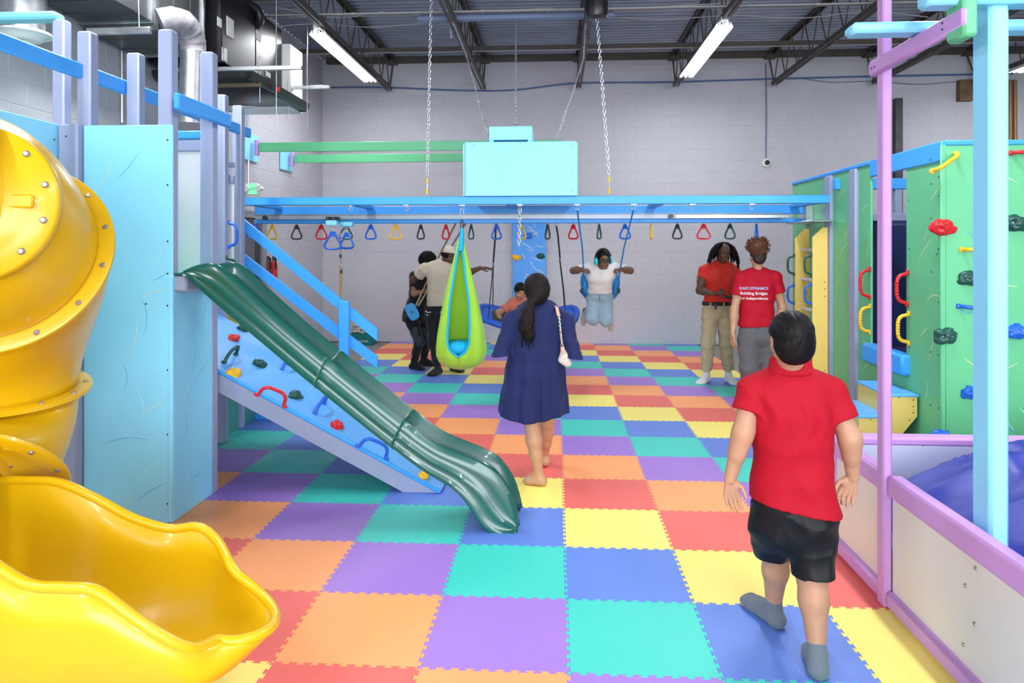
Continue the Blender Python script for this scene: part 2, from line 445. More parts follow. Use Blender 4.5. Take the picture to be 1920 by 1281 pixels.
def post(parent, x, y, z0, z1, w=.092, m=None, name='post', d=None, bev=.010):
    q = MB(); q.bb((x-w/2, y-(d or w)/2, z0), (x+w/2, y+(d or w)/2, z1), bev); return q.build(name, m or M['slate'], parent)

# ================================================================== LEFT TOWER
T1 = thing('play_tower', 'cyan panelled play tower with slate posts behind the yellow tube slide', 'play tower', (-2.9, 5.0, 0))
Yf = 4.312
def board(parent, name, m, a, ux, uz, W, H, th, nrm):
    a, ux, uz, nrm = Vector(a), Vector(ux), Vector(uz), Vector(nrm); b = MB(); c = a+ux*W/2+uz*H/2-nrm*th/2
    R = Matrix((ux, nrm.cross(ux) if False else uz, nrm)).transposed()
    if R.determinant() < 0: R = Matrix((ux, uz, nrm)).transposed()
    b.rbox(c, (W, H, th), .004, R); return b.build(name, m, parent, fixn=True)
X_, Y_, Z_ = Vector((1,0,0)), Vector((0,1,0)), Vector((0,0,1))
p2_ = board(T1, 'front_panel', M['cyan'], (-2.955, Yf, 0), X_, Z_, .575, 2.475, .02, -Y_)
strokes((-2.955, Yf, .0), X_, Z_, .575, 2.45, 17, p2_, [M['stroke_y'], M['stroke_b'], M['stroke_w']], 3, off=-Y_)
screws([(-2.41, Yf, z) for z in (.12, .55, .95, 1.35, 1.55, 1.75, 2.1, 2.38)]+[(-2.55, Yf, 1.36)], -Y_, parent=p2_)
q = MB(); q.bb((-2.41, Yf-.006, 0), (-2.376, Yf+.03, 1.545), .008); q.build('corner_trim', M['cyan'], T1)
p3_ = board(T1, 'side_panel', M['cyan'], (-2.38, Yf+.028, 0), Y_, Z_, .565, 1.545, .02, X_)
strokes((-2.38, Yf, 0), Y_, Z_, .565, 1.45, 10, p3_, [M['stroke_y'], M['stroke_b']], 9, off=X_)
screws([(-2.38, Yf+.02, z) for z in (.12, .6, .95, 1.3)]+[(-2.38, Yf+.57, z) for z in (.15, .5, .85, 1.2)], X_, parent=p3_)
p1_ = board(T1, 'left_panel', M['cyan'], (-3.10, 2.9, .95), Y_, Z_, 1.40, 1.53, .02, X_)
strokes((-3.10, 2.9, .95), Y_, Z_, 1.40, 1.5, 14, p1_, [M['stroke_y'], M['stroke_b']], 5, off=X_)
screws([(-3.10, 4.25, z) for z in (1.3, 1.9, 2.38)], X_, parent=p1_)
q = MB(); q.bb((-3.085, 4.26, 0), (-2.96, 4.35, 2.48), .012); cp = q.build('corner_post', M['slate'], T1); screws([(-3.03, 4.26, z) for z in (.9, 1.6, 2.4)], -Y_, parent=cp)
def ppx(u, yf, z1, w=.09, z0=0, **k):
    post(T1, pY(u, 465, yf).x, yf+w/2, z0, z1, w, **k)
ppx(308, 4.34, 3.08); ppx(156, 4.345, 3.08); ppx(248, 4.78, 3.06); ppx(386, 4.82, 3.07); ppx(411.5, 6.08, 3.05); ppx(443.5, 6.6, 3.06); ppx(108, 4.68, 3.27, .086)
lumber(T1, 'top_beam', (-4.4+.3, 4.72, 3.295), (-3.40, 4.72, 3.295), .12, .055, M['cyan_dark'], .018)
lumber(T1, 'guard_rail', (-3.0, 2.9, 2.82), (-3.0, 6.85, 2.835), .04, .098, M['blue'], .01)
lumber(T1, 'guard_rail', (-2.335, 4.27, 2.615), (-2.335, 4.99, 2.615), .04, .10, M['blue'], .01)
lumber(T1, 'cross_rail', (-3.0, 5.15, 2.545), (-2.55, 5.15, 2.545), .04, .06, M['blue'], .008)
lumber(T1, 'cross_rail', (-3.6, 6.3, 2.46), (-2.9, 6.3, 2.46), .04, .05, M['slate'], .008)
lumber(T1, 'panel_frame', (-3.0, 5.16, 2.465), (-2.55, 5.16, 2.465), .05, .085, M['slate'], .008)
q = MB(); q.bb((-2.98, 5.15, 1.54), (-2.56, 5.165, 2.425), .003); q.build('white_infill_panel', M['white'], T1)
q = MB(); q.bb((-3.4, 6.20, 1.54), (-2.86, 6.215, 2.28), .003); q.build('white_infill_panel', M['white'], T1)
lumber(T1, 'panel_frame', (-3.4, 6.21, 2.32), (-2.86, 6.21, 2.32), .05, .08, M['slate'], .008)
q = MB(); q.bb((-4.2, 4.44, 1.47), (-2.42, 5.15, 1.54), .004); q.bb((-4.2, 5.15, 1.47), (-3.05, 6.9, 1.54), .004); q.build('deck', mat('mint_deck', (.12,.62,.42), .5), T1)
q = MB(); q.bb((-2.41, 4.33, 1.435), (-2.30, 4.92, 1.535), .014); q.build('deck_ledger', M['slate'], T1)
q = MB(); q.bb((-3.02, 6.17, 0), (-3.0, 7.0, 1.15), .003); q.build('inner_side_panel', mat('dark_teal_panel', (.06,.30,.27), .5), T1)
q = MB(); q.bb((-3.0, 7.0, .06), (-2.64, 7.02, .75), .003); q.build('inner_back_panel', M['cream'], T1)
q = MB(); q.bb((-3.0, 6.95, .0), (-2.52, 7.04, .065), .006); q.build('base_rail', M['blue'], T1)
q = MB(); q.bb((-4.25, 6.86, 0), (-3.02, 6.9, 1.47), .003); q.build('inner_back_panel', M['navybk'], T1)  # dark back sheet added so the space under the deck reads as shaded
for (u, d_) in ((219, 8.2), (262, 7.4)):
    p = P(u, 220, d_); post(T1, p.x, p.y, 0, 1.709+258/1344*d_, .085)
handle(P(427, 440, 6.02), Z_, X_, M['blue_pl'], 'blue grab handle on the slate post beside the slide entrance', L=.23)
handle(P(424, 505, 6.02), Z_, X_, M['green_pl'], 'dark green grab handle just above the green slide entrance', L=.22)

# ================================================================== MONKEY BAR FRAME
MBt = thing('monkey_bar_frame', 'long sky blue overhead beam frame with steel trolley track', 'overhead frame', (-.3, 8, 2.1))
Z1 = 2.205
fb = MB(); fb.bb((-3.6, 7.455, 2.163), (2.77, 7.545, 2.247), .006); fb.build('front_beam', M['blue'], MBt)
bb_ = MB(); bb_.bb((-3.6, 8.355, 2.10), (2.87, 8.445, 2.20), .006); bb_.build('rear_beam', M['blue'], MBt)
q = MB(); q.bb((-3.6, 8.34, 2.0), (2.87, 8.50, 2.045), .004); q.build('ring_board', M['blue'], MBt)
q = MB()
q.bb((-3.55, 8.29, 2.045), (2.55, 8.34, 2.098), .003); q.bb((-3.55, 8.27, 2.045), (2.55, 8.275, 2.105), .001); q.bb((-3.55, 8.27, 2.092), (2.55, 8.34, 2.098), .001)
q.build('trolley_track', mat('dull_track', (.30,.33,.38), .45, metal=.6), MBt)
q = MB(); q.bb((1.35, 8.245, 2.045), (2.62, 8.265, 2.085), .004); q.build('track_sleeve', M['steel'], MBt)
for x in (-3.42, 1.3):
    q = MB(); q.cyl((x, 8.22, 2.065), (x, 8.27, 2.065), .028, 14); q.build('end_stop', M['black'], MBt)
for x in (-3.3, -2.2, -.5, 1.1, 2.7):
    q = MB(); q.bb((x-.045, 7.545, 2.168), (x+.045, 8.355, 2.205), .004); q.build('cross_tie', M['blue'], MBt)
q = MB(); q.bb((2.66, 7.6, 1.98), (2.86, 8.5, 2.0), .004); q.bb((2.80, 8.25, 1.99), (2.88, 8.5, 2.22), .004); q.build('end_bracket', M['steel'], MBt)
def eyebolt(x, n_):
    q = MB(); q.bb((x-.03, 7.47, 2.152), (x+.03, 7.53, 2.163), .002)
    q.tube([(x+.018*math.cos(a), 7.5, 2.125+.022*math.sin(a)) for a in [2*math.pi*k/14 for k in range(14)]], .005, 6, closed=True)
    q.cyl((x, 7.5, 2.14), (x, 7.5, 2.16), .006, 8)
    return q.build('eye_bolt', M['chain'], MBt)
EX = [-2.185, -1.583, -.985, -.38, .216, .80, 1.40, 2.0]
for x in EX: eyebolt(x, 0)
# --- trapeze rings
def ring_mesh():
    b = MB(); pts = []
    def bez(p0, p1, p2, p3, n):
        return [p0*(1-t)**3+p1*3*t*(1-t)**2+p2*3*t*t*(1-t)+p3*t**3 for t in [k/n for k in range(n)]]
    V = lambda x, z: Vector((x, 0, z))
    pts += bez(V(0, -.012), V(.022, -.012), V(.02, -.03), V(.035, -.06), 7)
    pts += bez(V(.035, -.06), V(.065, -.11), V(.098, -.145), V(.062, -.168), 12)
    pts += bez(V(.062, -.168), V(.03, -.176), V(-.03, -.176), V(-.062, -.168), 8)
    pts += bez(V(-.062, -.168), V(-.098, -.145), V(-.065, -.11), V(-.035, -.06), 12)
    pts += bez(V(-.035, -.06), V(-.02, -.03), V(-.022, -.012), V(0, -.012), 7)
    b.tube(pts, .0105, 8, closed=True)
    g = [(-.018, -.02), (.018, -.02), (.040, -.068), (.018, -.058), (-.018, -.058), (-.040, -.068)]
    b.prism([Vector((x, -.005, z)) for x, z in g][::-1], (0, .010, 0)); return b
def trapeze(x, y, z, rz, m, cname, label, s=1.0):
    T_ = thing('trapeze_ring', label, 'ring', (x, y, z), rz, 'trapeze rings on the long blue frame')
    o = ring_mesh().build('grip_ring', m, T_, local=True); o.scale = (s, s, s)
    b = MB(); b.tube([(.009*math.cos(a), 0, .0+.014*math.sin(a)-.008) for a in [2*math.pi*k/10 for k in range(10)]], .0035, 6, closed=True); b.build('hook', M['chain'], T_, local=True)
    return T_
rp = [509,555,600,650,695,742,790,836,882,928,980,1027,1076,1124,1173,1222,1270,1320,1371,1420]
rc = ['yellow','charcoal','red','dark green','blue','yellow','charcoal','red','dark green','blue','yellow','charcoal','red','dark green','blue','yellow','charcoal','red','dark green','blue']
rwid = [22,13,24,22,23,20,16,12,11,18,14,10,16,10,17,3,12,26,12,12]
ordn = ['first','second','third','fourth','fifth','sixth','seventh','eighth','ninth','tenth']
cnt = {}
cm = {'yellow':'yel_pl','charcoal':'blk_pl','red':'red_pl','dark green':'green_pl','blue':'blue_pl'}
wl = {'yellow':['leftmost','second','third, left of the small blue hold,','rightmost'], }
for k, (u, c_) in enumerate(zip(rp, rc)):
    x = -3.409+.3006*k; w = min(.99, rwid[k]*1.0/26); a = math.acos(w)*(1 if k % 2 else -1)
    cnt[c_] = cnt.get(c_, 0)+1
    pos = ['leftmost', 'second from left', 'third from left', 'rightmost'][cnt[c_]-1]
    trapeze(x, 8.42, 1.99, a+YAW, M[cm[c_]], c_, '%s trapeze ring on the blue frame, %s of its colour' % (c_, pos))
trapeze(-3.62, 8.42, 2.0, .2, M['blue_pl'], 'blue', 'blue trapeze ring mostly hidden behind the blue stair handrail')
# --- trolley with two rings and rope
tr = thing('ring_trolley', 'cyan block trolley on the steel track holding two blue rings', 'trolley', (-2.62, 8.2, 2.0))
p = P(623, 418, 8.15); q = MB(); q.bb((p.x-.062, p.y-.05, p.z-.03), (p.x+.062, p.y+.05, p.z+.03), .006); q.build('trolley_block', M['cyan'], tr)
q = MB(); q.bb((p.x-.06, p.y-.055, p.z+.03), (p.x+.08, p.y+.05, p.z+.068), .003); pl = q.build('bracket', M['black'], tr); screws([(p.x-.04, p.y-.055, p.z+.05), (p.x+.03, p.y-.055, p.z+.05)], -Y_, 'bolts', pl, .006, M['chain'])
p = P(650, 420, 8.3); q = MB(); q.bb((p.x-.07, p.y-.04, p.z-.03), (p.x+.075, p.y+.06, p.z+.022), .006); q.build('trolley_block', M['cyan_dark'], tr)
q = MB(); q.bar(P(621, 426, 8.17), P(654, 427, 8.30), .02, .014, .003); q.build('spreader_bar', M['chain'], tr)
for (u, v, D) in ((624, 430, 8.17), (650, 433, 8.29)):
    q = MB(); a = P(u, v-2, D); q.tube([a+Z_*.04, a-Z_*.05], .004, 6); q.tube([a-Z_*.06+Vector((.010*math.cos(t), 0, .018*math.sin(t))) for t in [2*math.pi*k/10 for k in range(10)]], .003, 6, closed=True); q.build('carabiner', M['chain'], tr)
a = P(624, 436, 8.17); o_ = trapeze(a.x, a.y, a.z+.02, .1, M['blue_pl'], 'blue', 'blue ring hanging lower on the trolley, the left of the pair', 1.2); o_['group'] = 'trolley rings'
a = P(650.5, 438, 8.29); o_ = trapeze(a.x, a.y, a.z+.02, -.25, M['blue_pl'], 'blue', 'blue ring hanging lower on the trolley, the right of the pair', 1.1); o_['group'] = 'trolley rings'
hr = thing('hanging_rope', 'tan rope with black sleeves hanging between the two lower blue rings', 'rope', P(638, 560, 8.2))
q = MB(); q.tube([P(638, 421, 8.235), P(638, 445, 8.2)], .006, 6); q.tube([P(638, 448, 8.2)+Vector((.02*math.cos(t), 0, .022*math.sin(t))) for t in [2*math.pi*k/12 for k in range(12)]], .005, 6, closed=True); q.build('swivel', M['chain'], hr)
q = MB(); q.tube([P(638, 452, 8.2), P(639, 462, 8.2)], .010, 8); q.build('red_link', M['red_pl'], hr)
q = MB(); q.tube([P(639, 462, 8.2), P(638, 475, 8.2), P(639, 495, 8.2)], .006, 8); q.tube([P(637.5, 498, 8.2), P(637, 520, 8.2), P(638.5, 560, 8.2)], .008, 8); q.tube([P(641, 500, 8.2), P(641.5, 512, 8.2), P(639, 560, 8.2)], .007, 8); q.build('rope', M['rope'], hr)
for (u, v0, v1) in ((638.5, 477, 484), (640, 506, 513)):
    q = MB(); q.tube([P(u, v0, 8.2), P(u, v1, 8.2)], .014, 10); q.build('sleeve', M['black'], hr)
q = MB(); q.tube([P(639, 560, 8.2)+Vector((.014*math.cos(t), 0, .016*math.sin(t))) for t in [2*math.pi*k/10 for k in range(10)]], .004, 6, closed=True); q.tube([P(640, 564, 8.2), P(643, 574, 8.2)], .02, 8); q.build('blue_clip', M['blue_pl'], hr)

# --- chains
def chain(name, pts, label, r=.0052, ll=.055, group=None, wd_=.014):
    b = MB(); pts = [Vector(p) for p in pts]; seg = []
    L = [0]
    for i in range(1, len(pts)): L.append(L[-1]+(pts[i]-pts[i-1]).length)
    n = int(L[-1]/(ll*.72)); k = 0
    for j in range(n):
        s_ = (j+.5)*L[-1]/n; i = max(i for i in range(len(L)-1) if L[i] <= s_); t = (s_-L[i])/(L[i+1]-L[i]); c = pts[i].lerp(pts[i+1], t); z = (pts[i+1]-pts[i]).normalized()
        x, y, z = frame(z); w = x if j % 2 else y
        w = (w+(y if j % 2 else -x)*.35).normalized()
        ring = []
        for q in range(10):
            a = 2*math.pi*q/10; ring.append(c+w*wd_*math.cos(a)+z*(ll*.5*math.sin(a)*1.0+(.22*ll*.0)))
        b.tube(ring, r, 5, closed=True)
    o = b.build(name, M['chain'], sharp=80); return tag(o, label, 'chain', group)
def turnbuckle(a, b_, label):
    a, b_ = Vector(a), Vector(b_); t = MB(); t.tube([a, a.lerp(b_, .12)], .005, 6); t.tube([b_.lerp(a, .12), b_], .005, 6); o = t.build('turnbuckle', M['chain']); tag(o, label, 'turnbuckle')
    for (s0, s1, m_) in ((.1, .38, 'yel_pl'), (.36, .66, 'chain'), (.64, .92, 'yel_pl')):
        t = MB(); t.tube([a.lerp(b_, s0), a.lerp(b_, s1)], .011, 8); t.build('tape_band' if m_ == 'yel_pl' else 'body', M[m_], o)
    return o
tz = P(801, 331, 7.46)
chain('chain', [P(809, -14, 7.5), tz], 'long zinc chain left of centre, from the roof to the front beam')
turnbuckle(tz, P(800, 367, 7.46), 'yellow taped turnbuckle under the left long chain')
tz = P(1142, 327, 7.46)
chain('chain', [P(1119.5, 35, 7.5), tz], 'long zinc chain running down from the black canister')
turnbuckle(tz, P(1143, 366, 7.46), 'yellow taped turnbuckle under the black canister chain')
cn = thing('winch_canister', 'black cylindrical canister hanging from the roof joists', 'canister', P(1118, 38, 7.5))
q = MB(); q.tube([P(1118, 36, 7.5)+Z_*z for z in (0, .012, .03, .12, .34, .42)], [.07, .115, .122, .122, .122, .10], 24); q.build('body', M['black'], cn)
q = MB(); q.bb(tuple(P(1118, 36, 7.5)+Vector((-.02, -.02, .40))), tuple(P(1118, 36, 7.5)+Vector((.02, .02, .5))), .004); q.build('mount', M['joist'], cn)
# --- slate beam laid over the joist chords with three chains
sb = MB(); a = P(781, 34, 8.95); c2 = P(1151, 34, 8.95); sb.bb((a.x, 8.9, 4.565), (c2.x, 9.0, 4.665), .004); tag(sb.build('ceiling_beam', mat('dusty_blue_beam', (.20,.25,.40), .5)), 'dusty blue beam laid across the roof joists', 'beam')
chain('chain', [P(967, 36, 8.9), P(967, 240, 8.0)], 'thin chain from the dusty blue beam to the small cyan box', .0036, .042, wd_=.011)
chain('chain', [P(846, 38, 8.85), P(852, 48, 8.9), P(876, 108, 9.2), P(892, 165, 8.8), P(916, 256, 7.9)], 'thin slanting chain left of the small cyan box', .0036, .042, wd_=.011)
chain('chain', [P(1098, 44, 8.85), P(1096, 82, 9.2), P(1094, 110, 9.2), P(1072, 180, 8.6), P(1043, 258, 7.9)], 'thin slanting chain right of the small cyan box', .0036, .042, wd_=.011)
chain('chain', [P(845, 50, 9.2), P(846, 72, 9.25)], 'short loose chain end dangling beside the joist', .0036, .042, wd_=.011)
chain('chain', [P(975, 392, 7.5), P(973, 462, 7.5)], 'zinc chain hanging below the front beam before the blue climbing panel', .0058, .05, wd_=.016)
# --- cyan boxes
cb = thing('equipment_box', 'large pale cyan box standing on the front beam of the long frame', 'box', (-.42, 7.9, 2.25))
x0, x1 = pY(868, 300, 7.44).x, pY(1083, 300, 7.44).x
q = MB(); q.bb((x0+.025, 7.43, 2.25), (x1-.012, 7.45, 2.812), .003); fp = q.build('front_panel', M['cyan'], cb)
screws([(x0+.12, 7.43, 2.78), (x0+.6, 7.43, 2.79), (x1-.05, 7.43, 2.75), (x1-.05, 7.43, 2.5), (x1-.05, 7.43, 2.3)], -Y_, parent=fp, r=.005)
q = MB(); q.bb((x0, 7.45, 2.25), (x0+.02, 8.4, 2.80), .003); q.build('side_panel', M['cyan'], cb)
q = MB(); q.bb((x1-.02, 7.45, 2.25), (x1, 8.4, 2.80), .003); q.build('side_panel', M['cyan'], cb)
q = MB(); q.bb((x0+.02, 8.38, 2.25), (x1-.02, 8.4, 2.80), .003); q.build('rear_panel', M['cyan'], cb)
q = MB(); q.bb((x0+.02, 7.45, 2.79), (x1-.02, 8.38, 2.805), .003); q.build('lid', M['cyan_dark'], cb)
cs = thing('small_box', 'small pale cyan box raised on top of the large cyan box', 'box', (-.5, 7.8, 2.81))
x0, x1 = pY(917, 250, 7.5).x, pY(998, 250, 7.5).x
q = MB(); q.bb((x0, 7.5, 2.842), (x1, 8.1, 2.985), .004); q.build('body', M['cyan'], cs)
for xx in (x0+.0, x1-.05):
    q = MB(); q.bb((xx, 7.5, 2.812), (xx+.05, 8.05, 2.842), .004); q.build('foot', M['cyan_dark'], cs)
for (ua, ub) in ((903, 928), (1027, 1040)):
    a = pY(ua, 268, 7.7).x; c2 = pY(ub, 268, 7.7).x; q = MB(); q.bb((a, 7.7, 2.806), (c2, 7.8, 2.835), .004); tag(q.build('cyan_cleat', M['cyan_dark']), 'small cyan cleat on the large cyan box, %s' % ('left of the small box' if ua < 950 else 'right of the small box'), 'cleat')
# --- green beams from the left wall
for (u0, v, u1, nm) in ((486, 276.5, 1054, 'upper green beam reaching from the left wall past the cyan box'), (552, 298, 1010, 'lower green beam reaching from the left wall to the cyan box')):
    a = pX(u0, v, -4.13); e = pY(u1, v, a.y).x
    q = MB(); q.bb((-4.13, a.y-.02, a.z-.064), (e, a.y+.02, a.z+.064), .004); G = q.build('green_beam', M['green']); tag(G, nm, 'beam')
    screws([(-4.09, a.y-.02, a.z+d) for d in (-.045, -.015, .015, .045)], -Y_, parent=G, r=.005)
    pl = MB(); pl.bb((XL+.012, a.y-.28, a.z-.19), (XL+.035, a.y+.22, a.z+.19), .005); pw = pl.build('wall_plate', M['cyan'])
    tag(pw, 'cyan wall plate holding the %s green beam' % nm.split()[0], 'wall plate')
    q = MB(); q.tube([(-4.17, a.y+.02, a.z-.11), (-4.17, a.y+.02, a.z+.10)], .035, 12); q.build('lilac_pin', M['lilac'], pw)
# climbing panel standing at the back wall
CPn = MB(); x0, x1 = pY(961, 500, 12.75).x, pY(1024, 500, 12.75).x
CPn.bb((x0, 12.76, -.01), (x1, 12.80, 2.45), .004); CPn = CPn.build('climbing_wall', mat('sky_climb_board', (.055,.30,.82), .42)); tag(CPn, 'narrow blue climbing board standing against the rear block wall', 'climbing wall')
strokes((x0, 12.755, .8), X_, Z_, x1-x0, 1.6, 22, CPn, [M['stroke_w'], M['stroke_y']], 12, .004, off=-Y_)
for i, (u, v, m_, cn_) in enumerate(((991, 442, 'blue_pl', 'blue'), (969, 483, 'yel_pl', 'yellow'), (1014, 480, 'green_pl', 'dark green'))):
    hold(pY(u, v, 12.75), -Y_, M[m_], '%s hold on the narrow blue panel at the rear wall' % cn_, .065, 21+i)
# ================================================================== GREEN SLIDE
def resample(pts, n):
    pts = [Vector(p) for p in pts]
    # catmull-rom dense then arc-length resample
    d = []
    for i in range(len(pts)-1):
        p0, p1, p2, p3 = pts[max(i-1,0)], pts[i], pts[i+1], pts[min(i+2, len(pts)-1)]
        for k in range(12):
            t = k/12; d.append(.5*((2*p1)+(p2-p0)*t+(2*p0-5*p1+4*p2-p3)*t*t+(3*p1-p0-3*p2+p3)*t**3))
    d.append(pts[-1]); L = [0]
    for i in range(1, len(d)): L.append(L[-1]+(d[i]-d[i-1]).length)
    out = []; j = 0
    for k in range(n):
        s_ = L[-1]*k/(n-1)
        while j < len(L)-2 and L[j+1] < s_: j += 1
        t = (s_-L[j])/max(1e-9, L[j+1]-L[j]); out.append(d[j].lerp(d[j+1], min(1, t)))
    return out
SL = thing('wave_slide', 'dark green plastic slide running down from the cyan tower', 'slide', (-1.3, 4.48, 0))
yn, yr = 4.285, 4.335                       # near skirt and near rim
rim_px = [(345, 511), (368, 501), (397, 496.5), (421, 509), (475, 557), (540, 615), (611, 674), (731, 771), (783, 812), (823, 838), (866, 856), (906, 873), (932, 891), (954, 924), (966, 957), (972, 985)]
skt_px = [(336, 514), (352, 521), (372, 540), (395, 561), (440, 600), (505, 655), (578, 716), (700, 814), (758, 858), (800, 888), (850, 918), (880, 952), (901, 985), (926, 1003), (948, 1004), (970, 1000)]
NS = 90
rim = resample([pY(u, v, yr) for u, v in rim_px], NS); skt = resample([pY(u, v, yn) for u, v in skt_px], NS)
rows = []; W_ = .40
for k in range(NS):
    s_ = k/(NS-1); R_, S_ = rim[k], skt[k]; dn = Vector((S_.x-R_.x, 0, S_.z-R_.z)); 
    tdir = (rim[min(k+1, NS-1)]-rim[max(k-1, 0)]); tdir.y = 0; tdir.normalize(); nd = Vector((tdir.z, 0, -tdir.x)); nd = nd if nd.z < 0 else -nd
    depth = .115*min(1, s_/.05+.0)*(1-.35*max(0, (s_-.86)/.14))
    row = []
    bump = [0, .0, .004, .0, .0, .005, .0, .0, .004, 0]
    for i, t in enumerate((0, .04, .10, .15, .35, .42, .48, .72, .80, .9)):      # outer near wall, skirt to rim
        y = yn+(yr-yn)*t*.9-bump[i]*1.6; row.append(Vector((S_.x, y, S_.z))-Vector((dn.x, 0, dn.z))*t)
    rr = .010
    row += [R_+Vector((0, -.006, 0))-nd*.004, R_-nd*.008+Vector((0, .004, 0)), R_+Vector((0, .012, 0))-nd*.002]
    iw = W_-2*(yr-yn)
    fl = []
    for q in range(1, 12):                   # trough
        a = math.pi*q/12; y = yr+.012+(iw-.024)*(1-math.cos(a))/2; h_ = depth*min(1, (math.sin(a))**.55)
        fl.append(Vector((R_.x, y, R_.z))+nd*h_)
    row += fl
    far = [Vector((p.x, 2*(yr+iw/2)-p.y, p.z)) for p in row[:13]][::-1]
    rows.append(row+far)
cuts = [0, 37, 57, NS-1]
for a, e in zip(cuts[:-1], cuts[1:]):
    q = MB(); rs = [list(r) for r in rows[a:e+1]]
    cen = yr+(W_-2*(yr-yn))/2
    if a > 0:
        for i in range(2):
            rs[i] = [p+Vector((0, (1 if p.y > cen else -1)*(.005 if i == 0 else .004), .004)) for p in rs[i]]
        rs.insert(0, [p+Vector((0, (-1 if p.y > cen else 1)*.006, -.008)) for p in rs[0]])
    q.loft(rs); q.build('slide_section', M['pe_green'], SL, solid=.008, sharp=60)
q = MB(); q.bb((-2.50, yr, 1.535), (-2.33, yr+.32, 1.55), .003); q.build('entry_lip', M['pe_green'], SL)
# ================================================================== BLUE CLIMBING RAMP
RA = thing('climbing_ramp', 'light blue climbing ramp with holds and handles under the green slide', 'ramp', (-1.5, 5.5, 0))
lo = Vector((-.80, 4.96, .02)); hi = Vector((-3.02, 4.96, 1.175)); t_ = (hi-lo).normalized(); rn = Vector((-t_.z, 0, t_.x)); rn = rn if rn.z > 0 else -rn; Wd = 1.12
q = MB(); q.prism([lo, hi, hi-rn*.018, lo-rn*.018], (0, Wd, 0)); q.build('ramp_board', mat('ramp_board', (.13,.42,.88), .38, bump=.03, bscale=200, var=.03), RA, fixn=True)
for y0 in (0, Wd-.04):
    a = lo-rn*.018; e = hi-rn*.018; q = MB(); q.prism([a, e, e-rn*.135, a+t_*.10-rn*.125, a+t_*.02-rn*.02], (0, .04, 0)); o = q.build('ramp_stringer', M['slate'], RA, fixn=True); o.location.y += y0
q = MB(); q.bar(lo+Vector((0, -.012, .0))-rn*.012, hi+Vector((0, -.012, 0))-rn*.012, .03, .026, .008, rn); q.build('edge_trim', M['blue'], RA)
def onramp(u, v):   # intersection of the pixel ray with the ramp surface
    r = ray(u, v); o = Vector((0, 0, HC)); k = (lo-o).dot(rn)/r.dot(rn); return o+r*k
for i, (u, v, m_, nm, sz) in enumerate(((438, 631, 'red_pl', 'red hold near the top of the blue ramp', .055), (485, 679, 'green_pl', 'dark green hold beside the green handle on the blue ramp', .058), (437, 696, 'yel_pl', 'yellow hold under the green handle on the blue ramp', .055), (553, 739, 'green_pl', 'dark green hold right of the red handle on the blue ramp', .058), (631, 795, 'red_pl', 'red hold low on the blue ramp beside the slide', .058), (455, 613, 'green_pl', 'dark green hold at the top of the blue ramp against the slide', .05), (793, 888, 'yel_pl', 'yellow hold at the foot of the blue ramp', .045))):
    hold(onramp(u, v+5), rn, M[m_], nm, sz, 40+i, up=t_)
for (u0, v0, u1, v1, m_, nm) in ((417, 682, 444, 664, 'green_pl', 'dark green handle near the top of the blue ramp'), (480, 742, 533, 764, 'red_pl', 'red handle on the near edge of the blue ramp'), (589, 776, 608, 756, 'blue_pl', 'blue handle in the middle of the blue ramp'), (670, 838, 724, 862, 'blue_pl', 'blue handle on the low near edge of the blue ramp'), (528, 693, 540, 684, 'blue_pl', 'blue handle half hidden by the slide on the blue ramp')):
    a, e = onramp(u0, v0), onramp(u1, v1); handle((a+e)/2, e-a, rn, M[m_], nm, L=min(.30, max(.2, (e-a).length*1.1)), H=.085)
q = MB(); q.bb((-3.0, 6.25, .95), (-2.55, 6.32, 1.12), .005); q.build('yellow_board', M['yelbd'], T1)
# ================================================================== BLUE STAIR BEHIND
ST = thing('stair', 'sky blue stair with sloping handrails behind the green slide', 'stair', (-2, 6.9, 0))
def rail(u0, v0, u1, v1, Y, w=.089, nm='handrail'):
    a, e = pY(u0, v0, Y), pY(u1, v1, Y); d = e-a; q = MB()
    hh = w/2/abs(d.normalized().x); q.prism([a-Z_*hh, e-Z_*hh, e+Z_*hh, a+Z_*hh], (0, .04, 0)); return q.build(nm, M['blue'], ST, fixn=True)
rail(450, 417, 707, 628.5, 6.72); rail(450, 482, 707, 680, 6.72)
a = pY(645, 600, 6.68); q = MB(); q.bb((a.x-.047, 6.66, pY(645, 690, 6.68).z), (a.x+.047, 6.72, pY(645, 565, 6.68).z), .006); q.build('handrail_post', M['blue'], ST)
rail(450, 640, 600, 762, 6.9, .14, 'stringer')
for k in range(4):
    x = -3.0+k*.27; z = .62-k*.17; q = MB(); q.bb((x, 6.9, z), (x+.26, 7.6, z+.035), .004); q.build('tread', M['blue'], ST)
q = MB(); q.bb((-3.0, 7.58, 0), (-2.95, 7.62, .6), .004); q.build('support', M['slate'], ST)
q = MB(); q.bb((-2.0, 7.58, 0), (-1.95, 7.62, .1), .004); q.build('support', M['slate'], ST)
